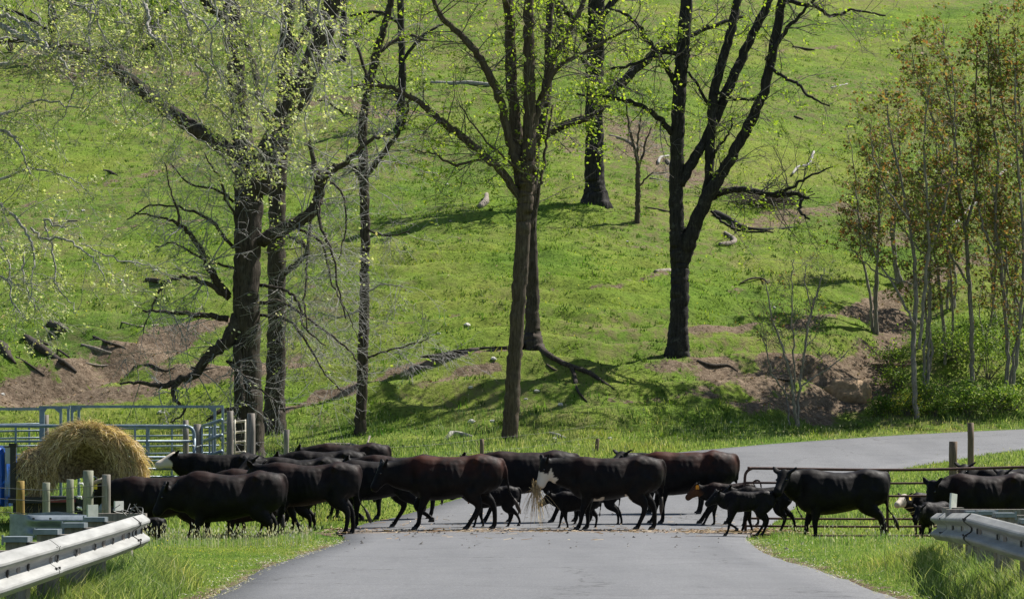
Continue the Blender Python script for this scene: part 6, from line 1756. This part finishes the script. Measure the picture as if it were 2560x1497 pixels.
# ------------------------------------------------------------------ guardrails
WP = [(0, 0), (.014, -.006), (.072, -.050), (.084, -.064), (.085, -.082), (.076, -.096), (.010, -.142), (.001, -.158), (.001, -.182), (.010, -.198), (.076, -.244), (.085, -.258), (.084, -.276), (.072, -.290), (.014, -.334), (0, -.340)]
def rail_panel(buf, path, side, th=.006, prof=WP, flat=None):
    """path: list of (x, y, ztop); side +1 = face points to +x"""
    path = np.array(path, float); n = len(path)
    T = np.gradient(path[:, :2], axis=0); T /= np.linalg.norm(T, axis=1)[:, None]
    Nn = np.stack([T[:, 1], -T[:, 0]], 1) * side
    rings = []
    for i in range(n):
        ring = []
        for (o, z) in prof: ring.append([path[i, 0] + Nn[i, 0] * o, path[i, 1] + Nn[i, 1] * o, path[i, 2] + z])
        for (o, z) in reversed(prof): ring.append([path[i, 0] + Nn[i, 0] * (o - th), path[i, 1] + Nn[i, 1] * (o - th), path[i, 2] + z])
        rings.append(ring)
    m = len(rings[0]); V = np.array(rings).reshape(-1, 3)
    i = np.arange(n - 1)[:, None] * m; j = np.arange(m)[None, :]; j2 = (j + 1) % m
    q = np.stack([i + j, i + j2, i + m + j2, i + m + j], -1).reshape(-1, 4)
    hp = len(prof); caps = []
    for e in (0, n - 1):
        for k in range(hp - 1): caps.append([e * m + k, e * m + k + 1, e * m + m - 2 - k, e * m + m - 1 - k])
    buf.add(V, np.vstack([q, np.array(caps)]))

def build_guardrails():
    def rail(lab, path_fn, y0, y1, joints, side, postys, slots, postx, pan_lab=None):
        c = path_fn(y0)
        g = empty('guardrail', (c[0], (y0 + y1) / 2, 0), lab, 'guardrail', 'guardrails on the bridge approach')
        js = [y0] + joints + [y1]
        for k in range(len(js) - 1):
            a, b_ = js[k], js[k + 1]
            nn = max(4, int((b_ - a) / .3)); ys = np.linspace(a, b_ + (.18 if k < len(js) - 2 else 0), nn + 1)
            bb = Buf(); off = .0 if k % 2 == 0 else .009
            rail_panel(bb, [(path_fn(y)[0] + side * off, path_fn(y)[1], path_fn(y)[2]) for y in ys], side)
            part(bb, 'rail_panel', M['galv'], g, False)
            # weathered dark lip of the lap joint
            if k > 0:
                bb = Buf(); p = path_fn(a)
                rail_panel(bb, [(path_fn(a - .008)[0] + side * .0115, path_fn(a - .008)[1], p[2] + .001), (path_fn(a + .010)[0] + side * .0115, path_fn(a + .010)[1], p[2] + .001)], side, .004)
                part(bb, 'joint_edge', M['slot'], g, True)
        for y in slots:
            p = path_fn(y); bb = Buf(); box(bb, (p[0] + side * .022, p[1], p[2] - .170), .012, .05, .055); part(bb, 'bolt', M['slot'], g, False)
        for j in joints:
            p = path_fn(j)
            for dy in (-.09, .07):
                for zz in (-.03, -.20):
                    bb = Buf(); box(bb, (p[0] + side * .083, p[1] + dy, p[2] + zz - .035), .016, .035, .022); part(bb, 'bolt', M['slot'], g, False)
        for y in postys:
            p = path_fn(y); gz = hz(p[0] - side * .2, y)
            bb = Buf(); box(bb, (p[0] - side * (.14 + postx), y, (p[2] - .02 + gz - .3) / 2), .17, .20, p[2] - .02 - gz + .3); po = part(bb, 'post', M['post'], g, False)
            bb = Buf(); box(bb, (p[0] - side * (.02 + postx * .5), y, p[2] - .17), .07 + postx, .15, .30); part(bb, 'blockout', M['post'], g, False)
            bb = Buf(); box(bb, (p[0] - side * (.14 + postx), y - .02, p[2] + .005), .21, .24, .045); box(bb, (p[0] - side * (.245 + postx), y - .12, p[2] + .0), .016, .02, .085); part(bb, 'steel_cap', M['galv_dark'], g, False)
        return g
    zl = lambda y: np.interp(y, [8, 20.4, 28.75, 30], [.70, .755, .86, .86])
    xl = lambda y: -3.84 - .02 * max(0, y - 26) - .10 * max(0, y - 29.0)
    g = rail('weathered white W-beam guardrail along the left side of the road', lambda y: (xl(y), y, zl(y)), 6, 29.3, [10.8, 14.6, 18.4, 22.85, 28.2], 1,
             [9, 10.8, 12.7, 14.6, 16.5, 18.4, 19.9, 21.4, 22.9, 24.4, 25.9, 27.4], [17, 18.6, 19.9, 20.9, 21.8, 23.2, 24.2, 25.3, 26.5, 27.8, 28.4, 28.9], .12)
    xr = lambda y: np.interp(y, [6, 26, 29.4, 35.2], [4.85, 4.85, 4.90, 5.42])
    zr = lambda y: np.interp(y, [6, 26, 29.4, 35.2], [.78, .81, .865, .74])
    g = rail('white W-beam guardrail bending away at the right edge of the road', lambda y: (xr(y), y, zr(y)), 6, 35.2, [12, 16, 20, 24, 29.4, 33.2], -1,
             [9, 12, 14, 16, 18, 20, 22, 24, 25.6, 27.2, 28.8, 30.5, 32.2], [23, 25.0, 26.2, 27.6, 28.9, 30.6, 32.0], .10)
    # flared terminal of the side rail on the left
    Y = 33.0
    def S(x, y, Yq=Y): return np.array(P(x, y, Yq, 1.0))
    g = empty('guardrail_end', tuple(S(110, 1345)), 'dull blue-grey flared end section of a side guardrail behind the left one', 'guardrail', 'guardrails on the bridge approach')
    b = Buf(); xs = np.linspace(21, 330, 60); V = []
    prof = np.array(WP); npf = len(prof)
    for x in xs:
        f = sstep(60, 105, x)             # 0 = flat wing, 1 = full W shape
        zt = 1284 + 3 * sstep(40, 90, x); c0 = S(x, zt)
        hgt = .29 * (1 - f) + .30 * f
        for (o, z) in prof:
            dep = (o * 1.3) * f + .02 * (1 - f)
            V.append([c0[0], Y - dep + .10 * (1 - f) * ((60 - min(x, 60)) / 40) ** 2, c0[2] + z / .34 * hgt])
    V = np.array(V); V2 = V + np.array([0, .007, 0]); n0 = len(V)
    i = np.arange(len(xs) - 1)[:, None] * npf; j = np.arange(npf - 1)[None, :]
    q = np.stack([i + j, i + j + 1, i + npf + j + 1, i + npf + j], -1).reshape(-1, 4)
    e1 = np.stack([np.arange(npf - 1), np.arange(npf - 1) + n0, np.arange(1, npf) + n0, np.arange(1, npf)], 1)
    a = np.arange(len(xs) - 1); tp = np.stack([a * npf, (a + 1) * npf, (a + 1) * npf + n0, a * npf + n0], 1)
    b.add(np.vstack([V, V2]), np.vstack([q, q[:, ::-1] + n0, e1, tp])); part(b, 'flared_panel', M['galv_dark'], g)
    b = Buf(); 
    V = []
    c1 = [S(70, 1283, Y + .35), S(140, 1278, Y + .35), S(250, 1290, Y + .35), S(250, 1310, Y + .35), S(70, 1310, Y + .35)]
    V = c1 + [v + np.array([0, .01, 0]) for v in c1]; b.add(V, [[k, (k + 1) % 5, 5 + (k + 1) % 5, 5 + k] for k in range(5)] + [[0, 4, 3, 1], [5, 6, 8, 9]], [[1, 3, 2], [6, 7, 8]])
    part(b, 'back_plate', M['galv_dark'], g, False)
    for x in (88, 130):
        b = Buf(); p = S(x, 1295); box(b, (p[0], Y - .115, p[2]), .028, .012, .02); part(b, 'bolt', M['slot'], g, False)
    for x in (150, 235, 310):
        b = Buf(); p = S(x, 1290); gz = hz(p[0], Y + .15); box(b, (p[0], Y + .14, (p[2] - .02 + gz - .2) / 2), .15, .2, p[2] - .02 - gz + .2); part(b, 'post', M['post'], g, False)
    # timber beams
    def beam(lab, c, sx, sy, sz, rz=0, grp='weathered timbers by the guardrails'):
        b = Buf(); box(b, c, sx, sy, sz, Matrix.Rotation(rz, 4, 'Z')); o = b.obj('timber_beam', M['post'], None, False, origin=tuple(c)); tag(o, lab, 'timber', grp)
    c = P(300, 1300, 31.5, 1.0); beam('dark timber beam behind the end of the left guardrail', (c.x, c.y, c.z), .60, .14, .16)
    beam('dark timber upright under the beam behind the left guardrail', (c.x - .1, c.y, (c.z - .08) / 2 - .1), .16, .13, c.z - .08 + .2)
    c = P(2383, 1275, 34.0, 1.0); beam('short grey timber block under the right white marker', (c.x, c.y, c.z), .24, .2, .07)
    beam('grey timber upright under the block of the right white marker', (c.x + .03, c.y, (c.z - .035) / 2 - .1), .16, .16, c.z - .035 + .2)
    c = P(2478, 1286, 32.4, 1.0); beam('long grey timber beam behind the right guardrail', (c.x, c.y, c.z), 1.05, .16, .13, .0)
    beam('grey timber upright carrying the long beam on the right', (c.x + .2, c.y, (c.z - .065) / 2 - .1), .16, .15, c.z - .065 + .2)
    c = P(2520, 1298, 30.6, 1.0); beam('nearer grey timber beam at the right edge behind the guardrail', (c.x, c.y, c.z), .62, .14, .10)
    beam('timber upright at the right edge under the nearer beam', (c.x, c.y, (c.z - .05) / 2 - .1), .15, .13, c.z - .05 + .2)
    def marker(lab, px, y0, y1, w, Y, mt):
        a = P(px, (y0 + y1) / 2, Y, 1.0); h = (y1 - y0) * Y / F; b = Buf(); box(b, tuple(a), w * 1.35 * Y / F, .025, h, Matrix.Rotation(math.radians(48), 4, 'Z') @ (Matrix.Rotation(.12, 4, 'Y') if px > 2000 else Matrix.Identity(4)))
        o = b.obj('marker_plate', M[mt], None, False, origin=tuple(a)); tag(o, lab, 'marker', 'reflector plates on the guardrails')
    marker('small bright white plate standing above the left guardrail end', 297, 1252, 1276, 20, 31.45, 'white')
    marker('faded pale green plate standing among the left guardrail posts', 231, 1261, 1302, 24, 30.2, 'offwhite')
    marker('leaning white plate standing above the right guardrail', 2383, 1233, 1273, 19, 33.95, 'white')
    b = Buf()
    a = P(231, 1300, 30.23, 1.0); b.add([], None) if False else None
    tube(b, [(a.x, a.y + .03, hz(a.x, a.y) - .1), (a.x, a.y + .03, a.z)], [.02, .02], 6); tag(b.obj('marker_stake', M['galv_dark'], None, origin=tuple(a)), 'thin stake under the faded pale green plate', 'stake')
    # loose wire coil on the left rail end
    b = Buf(); r = random.Random(2)
    for k in range(4):
        p = np.array(P(315 + r.uniform(-22, 22), 1284, 30.8, 1.0)); pts = [p + np.array([r.uniform(-.12, .12), r.uniform(-.1, .1), r.uniform(-.03, .12)]) for _ in range(4)]
        c = catmull(pts, 5); tube(b, c, np.full(len(c), .005), 4, False)
    a = P(322, 1284, 30.8, 1.0); c_ = P(342, 1258, 30.8, 1.0); tube(b, [list(a), list(c_)], [.006, .005], 4, False)
    tag(b.obj('loose_wire', M['wire'], None), 'tangle of loose wire above the left guardrail end', 'wire')

build_ground()
build_road()
build_trees()
build_thicket()
build_debris()
build_bale()
build_pen()
build_guardrails()
build_cattle()
build_grass()
